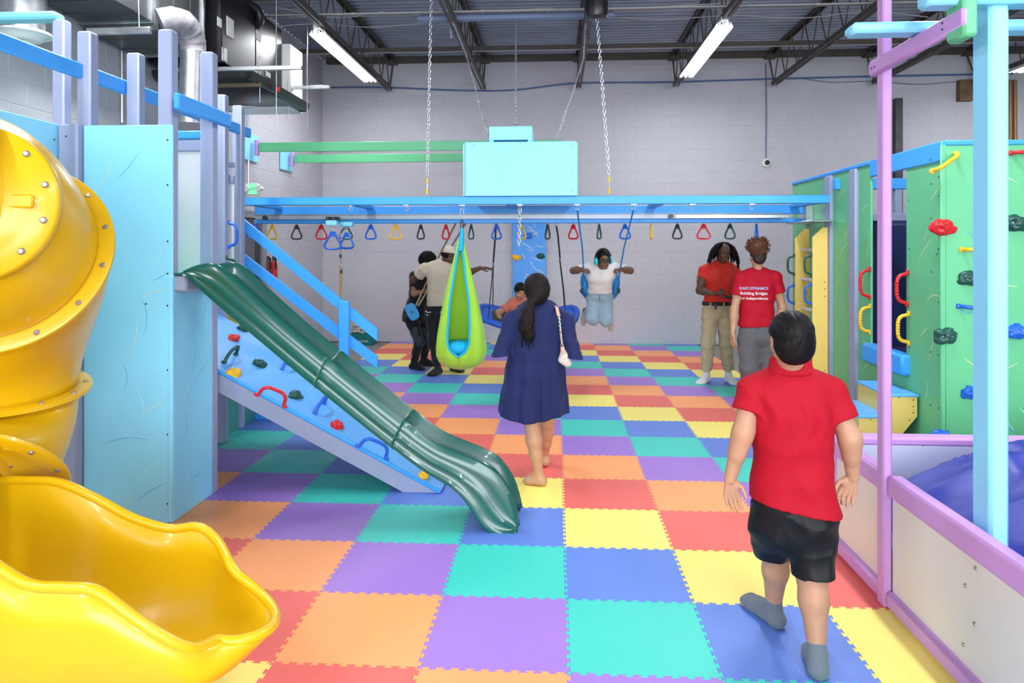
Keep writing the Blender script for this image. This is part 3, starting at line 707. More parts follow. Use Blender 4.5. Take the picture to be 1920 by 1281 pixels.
# ================================================================== YELLOW TUBE SLIDE
YS = thing('tube_slide', 'yellow spiral tube slide with bolted flanges and an open exit chute', 'slide', (-2.4, 3.0, 0))
def ellring(c, n, r, N=40, ph=0):
    x, y, z = frame(n); return [c+(x*math.cos(2*math.pi*k/N)+y*math.sin(2*math.pi*k/N))*r for k in range(N)]
rings = [  # centre, heading, tube radius
 (Vector((-3.05, 2.45, 2.10)), Vector((1, .0, -.18))),
 (P(-105, 385, 2.78), Vector((.62, .72, -.32))),
 (P(0, 478, 3.10), Vector((-.22, .88, -.45))),
 (P(-28, 728, 3.50), Vector((-.10, .08, -1.0))),
 (P(-92, 905, 3.15), Vector((.25, -.62, -.72))),
 (P(-150, 1030, 2.80), Vector((.93, -.10, -.20))),
]
RT, RF = .385, .455
def tubeseg(i):
    c0, n0 = rings[i]; c1, n1 = rings[i+1]; n0 = n0.normalized(); n1 = n1.normalized(); L = (c1-c0).length
    rows = []; xprev = None
    for k in range(17):
        t = k/16; h00 = 2*t**3-3*t*t+1; h10 = t**3-2*t*t+t; h01 = -2*t**3+3*t*t; h11 = t**3-t*t
        p = c0*h00+n0*L*h10+c1*h01+n1*L*h11
        n = n0.lerp(n1, t).normalized()
        if xprev is None: xprev = frame(n)[0]
        x = (xprev-n*xprev.dot(n)).normalized(); xprev = x; y = n.cross(x)
        r = RT*(1+.05*math.sin(math.pi*t))
        rows.append([p+(x*math.cos(2*math.pi*q/48)+y*math.sin(2*math.pi*q/48))*r for q in range(48)])
    q = MB(); q.loft(rows, close=True); return q.build('tube_section', M['yellow'], YS, solid=.01, sharp=70)
for i in range(len(rings)-1): tubeseg(i)
def flange(c, n, rf=RF, seam=True):
    n = n.normalized(); x, y, z = frame(n); rows = []
    for (r, h) in ((RT*.97, -.014), (rf-.008, -.014), (rf, -.008), (rf, .008), (rf-.008, .014), (RT*.97, .014)):
        rows.append([c+z*h+(x*math.cos(2*math.pi*q/56)+y*math.sin(2*math.pi*q/56))*r for q in range(56)])
    rows.append(rows[0]); q = MB(); q.loft(rows, close=True); F_ = q.build('flange', M['yellow'], YS, sharp=50)
    for k in range(14):
        a = 2*math.pi*(k+.3)/14; p = c+(x*math.cos(a)+y*math.sin(a))*(RT+.04)
        b = MB(); b.tube([p-z*.022, p-z*.016, p+z*.016, p+z*.022], [.008, .013, .013, .008], 10); b.build('bolt', M['bolt'], F_)
for c, n in rings[1:]: flange(c, n)
# bolted cap on the bulge of the upper elbow
cc = P(-62, 378, 2.60); cn_ = Vector((.30, -.92, .12)).normalized(); x, y, z = frame(cn_); rws = []
for (r, h) in ((.001, .035), (.12, .03), (.20, .012), (.225, .0), (.285, -.004), (.292, -.012), (.292, -.05), (.26, -.09)):
    rws.append([cc+z*h+(x*math.cos(2*math.pi*k/56)+y*math.sin(2*math.pi*k/56))*r for k in range(56)])
q = MB(); q.loft(rws, close=True); cap_ = q.build('access_cap', M['yellow'], YS, solid=.008, sharp=50)
for k in range(12):
    a = 2*math.pi*(k+.5)/12; p = cc+(x*math.cos(a)+y*math.sin(a))*.258; b = MB(); b.tube([p-z*.01, p+z*.006, p+z*.012], [.013, .013, .008], 10); b.build('bolt', M['bolt'], cap_)
q = MB(); q.bar(cc+x*.22+z*.02, cc-x*.22+z*.02, .05, .02, .008, z); q.build('cap_rib', M['yellow'], cap_)
# exit chute
far_px = [(-170, 830, 3.2), (-60, 895, 3.15), (30, 901, 3.05), (110, 905, 3.0), (180, 935, 2.96), (250, 972, 2.95), (320, 992, 2.96), (372, 988, 2.95), (408, 1015, 2.90), (432, 1060, 2.78)]
near_px = [(-260, 960, 2.35), (-150, 985, 2.33), (-40, 1040, 2.28), (50, 1095, 2.27), (120, 1102, 2.27), (180, 1108, 2.27), (240, 1150, 2.27), (300, 1190, 2.28), (360, 1216, 2.32), (408, 1200, 2.42)]
NF = 48
Fp = resample([P(*q) for q in far_px], NF); Np = resample([P(*q) for q in near_px], NF); mid = P(447, 1112, 2.6)
rows = []
for k in range(NF):
    s_ = k/(NF-1); f, n = Fp[k], Np[k]; row = []; cz = min(f.z, n.z)
    bot = .09+.20*max(0, (s_-.55)/.45)**2+ (.08*max(0, (s_-.85)/.15)**2)
    for q in range(29):
        t = q/28; a = math.pi*t; base = f.lerp(n, (1-math.cos(a))/2); e = math.sin(a)**.62
        z = base.z*(1-e)+bot*e if base.z > bot else base.z
        out = math.sin(a)**1.0*(.19*max(0, (s_-.80)/.20)**1.4)
        row.append(Vector((base.x+out, base.y, z)))
    rows.append(row)
q = MB(); q.loft(rows); q.build('exit_chute', M['yellow'], YS, solid=.028, sharp=80)
edge = [r[0] for r in rows]+rows[-1][1:-1]+[r[-1] for r in rows][::-1]
q = MB(); q.tube(edge, .019, 12); q.build('rolled_rim', M['yellow'], YS, sharp=80)
q = MB(); q.bb((-1.9, 2.5, 0), (-1.75, 2.7, .2), .02); q.build('foot', M['yellow'], YS)
# ================================================================== GREEN CLIMBING HOUSE
GH = thing('climbing_house', 'green walled climbing house with blue top edge and slate strips', 'climbing structure', (4.2, 7, 0))
GX, GY = 2.88, 5.55
def gy(u): r = ray(u, 465); return GX*r.y/r.x
yA0, yS1, yS1b, yS2, yS2b, yO1, yO2 = 8.95, gy(1550), gy(1562), gy(1597), gy(1609), gy(1633), gy(1699)
gp = []
for (ya, yb_) in ((yS1, yA0), (yS2, yS1b), (yO1, yS2b), (GY, yO2)):
    q = MB(); q.bb((GX, ya+.002, 0), (GX+.02, yb_-.002, 2.475), .004); o = q.build('wall_board', M['green'], GH); gp.append(o)
    strokes((GX, yb_, .3), -Y_, Z_, yb_-ya, 2.1, int(6+(yb_-ya)*7), o, [M['stroke_y']], int(ya*10)|1, .0026, off=-X_)
q = MB(); q.bb((GX, yO2, 0), (GX+.02, yO1, .70), .003); q.build('wall_board', M['green'], GH)
for ya, yb_ in ((yS1b, yS1), (yS2b, yS2)):
    q = MB(); q.bb((GX-.03, min(ya, yb_), 0), (GX+.03, max(ya, yb_), 2.47), .01); q.build('slate_strip', M['slate'], GH)
q = MB(); q.bb((GX-.015, yO1, 2.475), (GX+.08, yA0, 2.51), .006); q.bb((GX+.01, yO1, 2.38), (GX+.05, yA0, 2.475), .004); q.build('top_rail', M['blue'], GH)
q = MB(); q.bb((GX-.012, GY-.01, 2.36), (GX+.03, yO1, 2.51), .006); tr_ = q.build('header_beam', M['blue'], GH)
q = MB(); q.bb((GX-.02, GY-.02, 0), (GX+.018, GY, 2.475), .006); q.build('corner_trim', M['green'], GH)
fb_ = MB(); fb_.bb((GX+.02, GY-.012, 0), (6.4, GY+.01, 2.475), .004); fB = fb_.build('front_board', M['green'], GH)
q = MB(); q.bb((GX+.02, GY-.02, 2.475), (6.4, GY+.06, 2.512), .006); q.build('top_rail', M['blue'], GH)
strokes((GX+.05, GY-.012, .3), X_, Z_, 1.9, 2.1, 44, fB, [M['stroke_y'], M['stroke_b'], M['stroke_w']], 30, .0026, off=-Y_)
screws([pY(u, v, GY-.012) for (u, v) in ((1745, 300), (1746, 345), (1745, 410), (1746, 510), (1745, 660), (1745, 760), (1772, 290), (1760, 332), (1757, 477))], -Y_, parent=fB)
screws([(GX, yy, z) for yy in (GY+.05, yO2-.05) for z in (.5, .9, 1.3, 1.7, 2.1, 2.4)], -X_, parent=gp[3])
# inside: cushion, rails, rear wall
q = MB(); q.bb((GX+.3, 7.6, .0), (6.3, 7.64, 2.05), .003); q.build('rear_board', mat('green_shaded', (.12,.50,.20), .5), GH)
a = pY(1660, 341, 7.5); q = MB(); q.bb((a.x-.5, 7.48, 2.305), (6.3, 7.55, 2.415), .006); q.build('inner_rail', M['blue'], GH)
a = pY(1678, 380, 7.5); q = MB(); q.bb((a.x, 7.49, 2.03), (a.x+.07, 7.56, 2.31), .005); q.build('inner_post', M['slate'], GH)
q = MB(); q.bb((GX+.2, 7.48, 1.98), (6.3, 7.55, 2.06), .006); q.build('inner_rail', M['slate'], GH)
q = MB(); q.bb((GX+.04, 7.25, .15), (4.9, 7.45, 1.98), .05); q.build('wall_mat', M['navybk'], GH)
q = MB(); q.bb((GX+.04, GY+.1, .55), (4.9, 7.3, .74), .05); q.build('floor_mat', mat('purple_mat', (.03,.02,.10), .5), GH)
q = MB(); q.bb((GX-.07, yO2-.07, .665), (GX+.05, yO1+.05, .835), .02); q.build('sill_beam', M['blue'], GH)
for (u, v, n_) in ((1624, 531, 'red grab handle left of the dark window of the green house'), (1695, 541, 'red grab handle right of the dark window of the green house')):
    p = pX(u+8, v, GX); handle(p, Z_, -X_, M['red_pl'], n_, L=.29, H=.085, r=.015)
for (u, v, n_) in ((1624, 599, 'yellow grab handle left of the dark window of the green house'), (1697, 616, 'yellow grab handle right of the dark window of the green house')):
    p = pX(u+8, v, GX); handle(p, Z_, -X_, M['yel_pl'], n_, L=.27, H=.085, r=.015)
# climbing holds and handles on the front board
for i, (u, v, m_, nm, sz) in enumerate(((1765, 427, 'red_pl', 'red hold high on the green front board', .072), (1818, 523, 'green_pl', 'dark green hold half hidden by the cyan post', .07), (1771, 630, 'green_pl', 'dark green hold low on the green front board left of the post', .075), (1903, 418, 'green_pl', 'dark green hold right of the cyan post', .075), (1903, 622, 'blue_pl', 'blue hold right of the cyan post', .07), (1819, 735, 'blue_pl', 'blue hold low behind the cyan post', .06), (1765, 818, 'blue_pl', 'blue hold just above the ball pit edge', .06))):
    hold(pY(u, v, GY-.012), -Y_, M[m_], nm, sz, 60+i)
for (u0, v0, u1, v1, m_, nm) in ((1746, 322, 1793, 288, 'yel_pl', 'yellow handle at the top of the green front board'), (1801, 468, 1850, 468, 'yel_pl', 'yellow handle behind the cyan post'), (1796, 574, 1845, 578, 'blue_pl', 'blue handle behind the cyan post'), (1893, 287, 1940, 292, 'red_pl', 'red handle at the top right of the green front board')):
    a, e = pY(u0, v0, GY-.012), pY(u1, v1, GY-.012); handle((a+e)/2, e-a, -Y_, M[m_], nm, L=(e-a).length*1.08, H=.08, r=.015)
# yellow ladder boards with dowels
LA = thing('ladder_boards', 'pair of tall yellow boards with white dowels at the green house', 'ladder', (2.8, 8, 0))
for yy in (7.72, 8.27):
    xr = GX-.035; xl = xr-.155
    q = MB(); q.prism([(xl, yy, 0), (xr, yy, 0), (xr, yy, 1.925), (xr-.05, yy, 1.925), (xl, yy, 1.82)], (0, .022, 0)); o = q.build('yellow_board', M['yelbd'], LA, fixn=True)
    screws([(xr-.03, yy, z) for z in (1.35, 1.28, 1.2, .42, .35, .27)], -Y_, parent=o)
for z in (1.69, 1.36, 1.03, .7, .37):
    q = MB(); q.cyl((GX-.11, 7.745, z), (GX-.11, 8.27, z), .020, 14); q.build('dowel', M['white'], LA)
for yy, w_ in ((7.73, 'near'), (8.28, 'far')):
    for v, m_, cn_ in ((497, 'green_pl', 'dark green'), (552, 'blue_pl', 'blue')):
        z = pY(1513, v, yy).z; handle((GX-.19, yy+.011, z), Z_, -X_, M[m_], '%s handle on the %s yellow ladder board' % (cn_, w_), L=.235, H=.07)
# yellow steps with blue tops
SP = thing('corner_steps', 'yellow steps with light blue treads below the dark window', 'steps', (2.6, 6.1, 0))
Ys0, Ys1 = 5.88, 6.46
xs = [2.86, 2.64, 2.41, 2.18]; zs = [.545, .372, .195]
poly = [(xs[0]-.0, Ys0, zs[0]-.02), (xs[0], Ys0, .37), (xs[0]-.30, Ys0, 0), (xs[3], Ys0, 0), (xs[3], Ys0, zs[2]-.02), (xs[2], Ys0, zs[2]-.02), (xs[2], Ys0, zs[1]-.02), (xs[1], Ys0, zs[1]-.02), (xs[1], Ys0, zs[0]-.02)]
q = MB(); q.prism(poly, (0, .018, 0)); s1 = q.build('side_board', M['yelbd'], SP, fixn=True); screws([(2.83, Ys0, .50), (2.83, Ys0, .45), (2.83, Ys0, .40), (2.80, Ys0, .34), (2.72, Ys0, .52), (2.6, Ys0, .34), (2.5, Ys0, .34)], -Y_, parent=s1, r=.005)
q = MB(); q.prism([Vector(p)+Y_*(Ys1-Ys0-.018) for p in poly], (0, .018, 0)); q.build('side_board', M['yelbd'], SP, fixn=True)
for k in range(3):
    q = MB(); q.bb((xs[k+1], Ys0+.018, 0 if k == 2 else zs[k+1]-.02), (xs[k+1]+.018, Ys1-.018, zs[k]-.02), .002); q.build('riser_board', M['yelbd'], SP)
    q = MB(); q.bb((xs[k+1]-.012, Ys0-.012, zs[k]-.02), (xs[k]+(.012 if k == 0 else 0), Ys1+.012, zs[k]), .005); q.build('tread', M['ltblue'], SP)
# ================================================================== FOAM PIT
PT = thing('foam_pit', 'lilac framed foam pit with cream side panels', 'play pit', (2.2, 3, 0))
px0 = 1.60
q = MB(); q.bb((px0-.036, .3, .53), (px0+.036, 3.50, .632), .012); q.build('top_rail', M['lilac'], PT)
q = MB(); q.bb((px0-.036, 3.585, .53), (px0+.035, 4.23, .632), .012); q.build('top_rail', M['lilac'], PT)
q = MB(); q.bb((px0-.042, .3, .004), (px0+.036, 3.50, .085), .014); q.build('bottom_rail', M['lilac'], PT)
q = MB(); q.bb((px0-.042, 3.585, .004), (px0+.035, 4.20, .085), .014); q.build('bottom_rail', M['lilac'], PT)
q = MB(); q.bb((px0-.036, 4.17, .004), (px0+.04, 4.26, .60), .012); q.build('corner_post', M['lilac'], PT)
q = MB(); q.bb((px0-.012, .3, .08), (px0+.006, 3.50, .54), .003); sp_ = q.build('side_panel', M['cream'], PT)
q = MB(); q.bb((px0-.012, 3.585, .08), (px0+.006, 4.18, .54), .003); sp2 = q.build('side_panel', M['cream'], PT)
pp = lambda u, v: pX(u, v, px0-.012)
bl = MB()
for (u, v) in ((1830, 1066), (1811, 1098), (1828, 1170), (1807, 1209)):
    p = pp(u, v); bl.tube([p+X_*.004, p-X_*.005], [.009, .007], 10)
bl.build('bolts', M['bolt'], sp_, kind='stuff')
q = MB(); q.bb((px0-.036, 4.19, .585), (6.2, 4.30, .632), .012); q.build('back_top_rail', M['lilac'], PT)
q = MB(); q.bb((px0+.03, 4.20, .0), (6.2, 4.22, .59), .003); bp_ = q.build('back_panel', mat('pale_lilac_panel', (.58,.60,.72), .4), PT)
screws([pY(u, v, 4.20) for (u, v) in ((1626, 832), (1731, 835))], -Y_, parent=bp_)
TP = thing('tall_lilac_post', 'tall lilac post rising from the edge of the foam pit', 'post', (1.56, 3.54, 0))
q = MB(); q.bb((1.548, 3.505, .0), (1.592, 3.575, 4.2), .008); q.build('post', M['lilac'], TP)
CP_ = thing('cyan_post', 'thick pale cyan post standing inside the foam pit', 'post', (1.69, 2.92, 0))
x_ = pY(1856, 465, 2.86).x
q = MB(); q.bb((x_, 2.86, 0), (x_+.077, 2.985, 4.3), .014); q.build('post', M['cyan'], CP_)
q = MB(); a = pY(1807, 67, 2.80); q.bb((a.x, 2.80, a.z), (pY(1836, 67, 2.80).x, 2.93, a.z+.36), .012); q.build('green_block', M['green'], CP_)
lb_ = MB(); a = P(1815, 26, 2.70); lb_.bb((a.x-.02, a.y, 2.545), (a.x+.018, 3.62, 2.622), .010); o = lb_.build('lilac_beam', M['lilac']); tag(o, 'lilac beam joining the tall lilac post to the green block', 'beam')
screws([(a.x-.02, a.y+.14, 2.60), (a.x-.02, a.y+.14, 2.575), (a.x-.02, 3.58, 2.58), (a.x-.02, 3.55, 2.58)], -X_, parent=o, r=.005)
q = MB(); q.bb((1.26, 3.13, 2.625), (3.6, 3.235, 2.672), .014); tag(q.build('pergola_beam', M['cyan']), 'pale cyan beam lying across the lilac beam, the lower one', 'beam')
q = MB(); q.bb((1.42, 2.83, 2.64), (3.4, 2.93, 2.70), .014); tag(q.build('pergola_beam', M['cyan']), 'pale cyan beam at the top edge behind the green block', 'beam')
# blue cloth cover
n1, n2 = 130, 120; rows = []
for j in range(n2):
    y = .6+(4.17-.6)*j/(n2-1); row = []
    for i in range(n1):
        x = 1.62+(4.6-1.62)*i/(n1-1)
        e = min(1, (x-1.60)/.55)*min(1, (4.2-y)/.35)
        h = .27+.42*e**.7*(.86+.22*math.sin(x*1.5-.6)*math.cos(y*1.3-4.4))
        q_ = noise.noise(Vector((x*1.3, y*1.3, 0))); h += .05*noise.noise(Vector((x*2.2, y*2.2, 1)))+.07*max(0,1-abs(noise.noise(Vector((x*1.6+y*.9, y*1.3-x*1.1, 3))))*3)**1.5*e
        h += .03*(1-abs(math.sin((x*2.2+y*3.4)+5*q_)))**3*e+.022*(1-abs(math.sin((x*4.2-y*2.6)+6*q_)))**4*e
        row.append((x, y, h))
    rows.append(row)
q = MB(); q.loft(rows); tag(q.build('blue_cloth_cover', M['tarp'], sharp=80, solid=.006), 'wrinkled royal blue cloth heaped in the foam pit', 'cloth')
# ================================================================== AIR HANDLING AT THE LEFT WALL
DU = thing('supply_duct', 'rectangular galvanised duct along the top of the left block wall', 'duct', (-3.9, 5.5, 3.7))
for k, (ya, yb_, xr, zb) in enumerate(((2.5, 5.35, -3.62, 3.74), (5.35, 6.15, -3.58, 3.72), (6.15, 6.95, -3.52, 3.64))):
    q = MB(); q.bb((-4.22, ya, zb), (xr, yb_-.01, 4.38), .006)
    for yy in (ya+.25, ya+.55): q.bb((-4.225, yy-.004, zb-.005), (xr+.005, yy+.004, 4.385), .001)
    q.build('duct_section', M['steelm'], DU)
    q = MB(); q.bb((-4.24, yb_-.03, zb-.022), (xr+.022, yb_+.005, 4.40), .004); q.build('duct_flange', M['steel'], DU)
q = MB(); a = P(228, 57, 5.7); q.bb((a.x-.28, a.y-.02, a.z-.03), (a.x+.24, a.y+.02, a.z+.02), .003); q.build('hanger_strut', M['steel'], DU)
q = MB(); q.tube([P(261, 52, 5.7), P(258, -60, 5.7)], .006, 6); q.build('hanger_rod', M['steel'], DU)
RD = thing('round_duct', 'silver round duct with taped elbow dropping from the rectangular duct', 'duct', P(360, 200, 6.6))
el = resample([P(300, 42, 6.3), P(322, 38, 6.35), P(343, 44, 6.45), (P(356, 62, 6.55)), P(361, 84, 6.6), P(361, 100, 6.6)], 26)
q = MB(); q.tube(el, [.115+.006*(k % 5 == 0) for k in range(26)], 24); q.build('elbow', mat('grey_duct_tape', (.20,.19,.21), .55, bump=.4, bscale=25, var=.25, vscale=12), RD, sharp=60)
q = MB(); q.tube([P(361, 98, 6.6), P(361, 112, 6.6), P(357, 232, 6.6)], [.118, .108, .108], 28); q.build('straight_duct', M['steel'], RD)
D2 = thing('round_diffuser_duct', 'silver round duct with a wide white diffuser ring at top left', 'duct', P(45, 75, 5.35))
q = MB(); q.cyl(P(45, -120, 5.35), P(45, 60, 5.35), .148, 28); q.build('duct_pipe', M['steel'], D2)
c0 = P(46, 64, 5.35); rws = []
for (r, z) in ((.148, .02), (.19, .01), (.20, 0), (.196, -.008), (.17, -.004), (.15, -.02), (.12, -.045), (.07, -.05), (.001, -.035)):
    rws.append([c0+Vector((math.cos(2*math.pi*k/36)*r*.93, math.sin(2*math.pi*k/36)*r*.93, z)) for k in range(36)])
q = MB(); q.loft(rws, close=True); q.build('diffuser_ring', M['lampw'], D2, solid=.004)
AU = thing('air_handler', 'black air handling unit hung high beside the left wall', 'air unit', (-3.75, 7.9, 3.6))
q = MB(); q.bb((-4.18, 7.1, 3.60), (-3.40, 7.92, 4.42), .012); cab = q.build('cabinet', M['blackm'], AU)
q = MB(); q.bb((-4.18, 7.93, 3.60), (-3.40, 8.70, 4.42), .012); q.build('cabinet', M['blackm'], AU)
q = MB(); q.bb((-4.14, 8.72, 3.45), (-3.30, 9.15, 4.25), .01); q.build('plenum', M['lampw'], AU)
for (u, v, w_, h_) in ((412, 42, .09, .09), (432, 52, .16, .20), (485, 68, .14, .10), (480, 140, .10, .10), (503, 140, .14, .06)):
    p = pX(u, v, -3.395); q = MB(); q.bb((-3.40, p.y-w_/2, p.z-h_/2), (-3.394, p.y+w_/2, p.z+h_/2), .001); q.build('paper_label', mat('paper_label', (.62,.62,.60), .6), cab)
p = pX(420, 103, -3.39); q = MB(); q.bb((-3.40, p.y-.045, p.z-.075), (-3.375, p.y+.045, p.z+.075), .008); q.build('latch_handle', M['chain'], cab)
q = MB(); pts = resample([P(440, 12, 7.9), P(462, 8, 8.0), P(482, 18, 8.1), P(488, 38, 8.15), (P(478, 52, 8.2))], 20); q.tube(pts, .045, 12); q.build('insulated_hose', M['black'], AU, sharp=80)
DP = thing('drain_pan', 'black drain pan on struts under the air handling unit', 'drain pan', (-3.7, 7.95, 3.45))
rx0, rx1, ry0, ry1 = -4.2, -3.15, 7.15, 9.05; rr = .1
def rrect(e, z):
    out = []
    for (cx, cy, a0) in ((rx1-rr, ry1-rr, 0), (rx0+rr, ry1-rr, 90), (rx0+rr, ry0+rr, 180), (rx1-rr, ry0+rr, 270)):
        for k in range(7):
            a = math.radians(a0+15*k); out.append(Vector((cx+(rr+e)*math.cos(a), cy+(rr+e)*math.sin(a), z)))
    return out
q = MB(); q.loft([rrect(-.05, 3.47), rrect(-.02, 3.46), rrect(0, 3.50), rrect(.01, 3.545), rrect(-.01, 3.55)], close=True); q.add(rrect(-.05, 3.47), [tuple(range(28))]); q.build('pan', M['black'], DP, solid=.006)
for (u0, u1, v, D, m_, nm) in ((300, 572, 132, 7.3, 'steel', 'strut_channel'), (360, 492, 161.5, 7.7, 'yelwood', 'wood_cleat'), (500, 621, 166, 9.0, 'steel', 'strut_channel'), (380, 545, 194, 8.8, 'yelwood', 'wood_cleat')):
    a, e = P(u0, v, D), P(u1, v-1, D); mm = M['steel'] if m_ == 'steel' else mat('weathered_wood', (.16,.13,.07), .7)
    q = MB(); q.bar(a, (e.x, a.y, e.z), .045, .04, .003); q.build(nm, mm, DP)
for (u, v0, v1, D) in ((518, -20, 219, 7.3), (487, 106, 193, 7.7), (576, -40, 243, 9.0), (540, 150, 224, 8.8), (310, 20, 132, 7.3)):
    q = MB(); q.tube([P(u, v0, D), P(u, v1, D)], .0055, 6); q.build('threaded_rod', M['steel'], DP)
q = MB(); q.tube(resample([P(400, 200, 8.9), P(470, 199, 8.9), (P(520, 194, 9.0)), P(537, 200, 9.05), P(546, 195, 9.1), P(549, 180, 9.1), P(550, 152, 9.1)], 30), .018, 10); q.tube([P(508, 158, 9.0), P(552, 156, 9.1)], .016, 8); q.build('drain_pipe', M['lampw'], DP)
q = MB(); q.tube([P(520, 167, 8.0), P(524, 168.5, 8.0)], .03, 10); q.build('red_cap', M['red_pl'], DP)
# ---------------- ceiling cables and conduits
def cable(pts, r, m, label, n=30):
    q = MB(); q.tube(resample(pts, n), r, 6); o = q.build('cable', m, sharp=80); return tag(o, label, 'cable')
WC = mat('white_cable', (.42,.41,.40), .5); BC = mat('blue_cable', (.06,.12,.30), .5)
cable([pY(604, 164, 12.80), pY(725, 164, 12.80), pY(850, 169, 12.80), pY(960, 169, 12.80), pY(1080, 156, 12.80), pY(1250, 154, 12.80), pY(1440, 148, 12.80), pY(1640, 143, 12.80), pY(1900, 138, 12.80)], .014, BC, 'thick blue cable sagging along the top of the rear wall', 60)
cable([pY(1436, 118, 12.80), pY(1437, 200, 12.82), pY(1436, 298, 12.82)], .008, BC, 'thin dark cable running down to the white dome camera')
cable([P(495, 8, 9.5), P(560, 22, 9.3), P(640, 33, 9.2), P(718, 22, 9.2)], .007, WC, 'white cable sagging between the joists above the left strip light')
cable([P(750, 22, 9.2), P(790, 27, 9.2), P(845, 20, 9.2), P(910, 28, 9.1), P(1000, 17, 9.1), P(1110, 18, 9.1), P(1250, 12, 9.1), P(1400, 4, 9.1)], .008, WC, 'white cable sagging along the roof near the dusty blue beam', 60)
cable([P(500, 52, 9.8), P(560, 46, 9.8), P(610, 45, 9.8), P(700, 51, 9.6), P(800, 42, 9.5)], .006, WC, 'thin white cable crossing left of the dusty blue beam')
cable([P(1160, 33, 9.2), P(1240, 36, 9.2), P(1350, 30, 9.2), P(1375, 28, 9.2), P(1500, 34, 9.2), P(1625, 22, 9.2), P(1740, 32, 9.2)], .006, WC, 'thin white cable crossing behind the lilac post', 50)
cable([P(1344, 50, 9.0), P(1362, 42, 9.1), P(1372, 28, 9.2)], .009, WC, 'short white cable feeding the right strip light')
cable([pY(1500, 146, 12.80), pY(1560, 154, 12.80), pY(1640, 152, 12.80), pY(1720, 158, 12.80), pY(1800, 152, 12.80)], .005, BC, 'thin wire sagging on the rear wall right of the dome camera')
def conduit(y, z, label, m=None, r=.016, x0=-4.1, x1=11.5):
    q = MB(); q.tube([(x0, y, z), (x1, y, z)], r, 8)
    for x in [x0+.8*k for k in range(1, int((x1-x0)/.8))]: q.tube([(x-.02, y, z), (x+.02, y, z)], r*1.5, 6)
    return tag(q.build('conduit', m or mat('grey_conduit', (.30,.28,.27), .45, metal=.5)), label, 'conduit')
conduit(8.8, 4.62, 'grey conduit running across the joists nearest the viewer'); conduit(11.2, 4.80, 'grey conduit running across the joists close to the rear wall', r=.012)
conduit(8.7, 4.60, 'thin white conduit beside the nearest grey conduit', WC, .009)
# ---------------- fittings on the walls
DC = thing('dome_camera', 'white dome camera with black lens on the rear wall', 'camera', pY(1436, 306, 12.85))
p = pY(1436, 306, 12.85); q = MB(); q.tube([(p.x, 12.855, p.z), (p.x, 12.82, p.z), (p.x, 12.79, p.z), (p.x, 12.77, p.z)], [.08, .08, .07, .045], 20); q.build('housing', M['lampw'], DC)
q = MB(); q.tube([(p.x, 12.78, p.z), (p.x, 12.75, p.z), (p.x, 12.735, p.z)], [.045, .040, .02], 16); q.build('lens', M['black'], DC)
q = MB(); a, e = pY(1676, 285, 12.8), pY(1690, 185, 12.8); q.bb((a.x, 12.74, 1.5), (e.x, 12.855, e.z), .004); o = q.build('steel_channel', mat('dark_steel', (.05,.05,.055), .5, metal=.5, var=.3)); tag(o, 'dark steel channel fixed upright on the rear wall at right', 'steel channel')
q = MB(); a, e = pY(1796, 190, 12.8), pY(1822, 150, 12.8); q.bb((a.x, 12.74, a.z), (e.x, 12.855, e.z), .004); o = q.build('junction_board', mat('rusty_board', (.16,.09,.05), .7, var=.3)); tag(o, 'rusty brown board high on the rear wall beside the cyan post', 'board')
for dx, nm in ((0, 'left'), (9, 'right')):
    q = MB(); q.tube([pY(1894+dx, 150, 12.78), pY(1895+dx, 285, 12.78)], .03, 10); o = q.build('copper_conduit', mat('copper_conduit', (.30,.16,.07), .5, metal=.4)); tag(o, '%s one of two brown conduits on the rear wall at far right' % nm, 'conduit')
q = MB(); q.tube([pX(229, 62, XL+.03), pX(229, 230, XL+.03)], .014, 8); tag(q.build('wall_conduit', M['steel']), 'thin steel conduit on the left wall behind the slate posts', 'conduit')
q = MB(); q.tube([pX(466, 180, XL+.03), pX(466, 344, XL+.03)], .012, 8); tag(q.build('wall_conduit', M['steel']), 'thin steel conduit rising from the green exit sign', 'conduit')
# exit sign with twin heads
cS = pX(472, 356, XL+.10); EXS = thing('exit_sign', 'white emergency exit sign with green face on the left wall', 'exit sign', cS)
q = MB(); q.bb((XL+.012, cS.y-.03, cS.z-.07), (cS.x+.10, cS.y+.04, cS.z+.09), .012); q.build('housing', M['lampw'], EXS)
fx0 = cS.x-.03; q = MB(); q.bb((fx0, cS.y-.045, cS.z-.065), (cS.x+.09, cS.y-.03, cS.z+.085), .003); fc = q.build('green_face', mat('lit_green_face', (.25,.85,.45), .4, emit=.6), EXS)
for dx, s_ in ((-.06, 1), (.13, .7)):
    q = MB(); c_ = Vector((cS.x+dx, cS.y-.02, cS.z+.015)); q.tube([c_+Y_*.05, c_, c_-Y_*.06, c_-Y_*.075], [.03, .048*s_, .058*s_, .05*s_], 16); q.build('lamp_head', M['lampw'], EXS)
def text_mesh(body, size, m, parent, M4, name='lettering', ext=.001, bold=0, sx=1, align='CENTER'):
    cu = bpy.data.curves.new(name, 'FONT'); cu.body = body; cu.size = size; cu.extrude = ext; cu.align_x = align; cu.offset = bold; cu.space_line = .95
    t = bpy.data.objects.new(name, cu); C.objects.link(t); bpy.context.view_layer.update()
    me = bpy.data.meshes.new_from_object(t.evaluated_get(bpy.context.evaluated_depsgraph_get())); bpy.data.objects.remove(t)
    me.transform(Matrix.Diagonal((sx, 1, 1, 1))); me.transform(M4)
    if parent is not None: me.transform(mwof(parent).inverted())
    me.materials.clear(); me.materials.append(m); o = bpy.data.objects.new(name, me); C.objects.link(o); o.parent = parent; return o
R_face = Matrix(((1,0,0,0),(0,0,-1,0),(0,1,0,0),(0,0,0,1)))
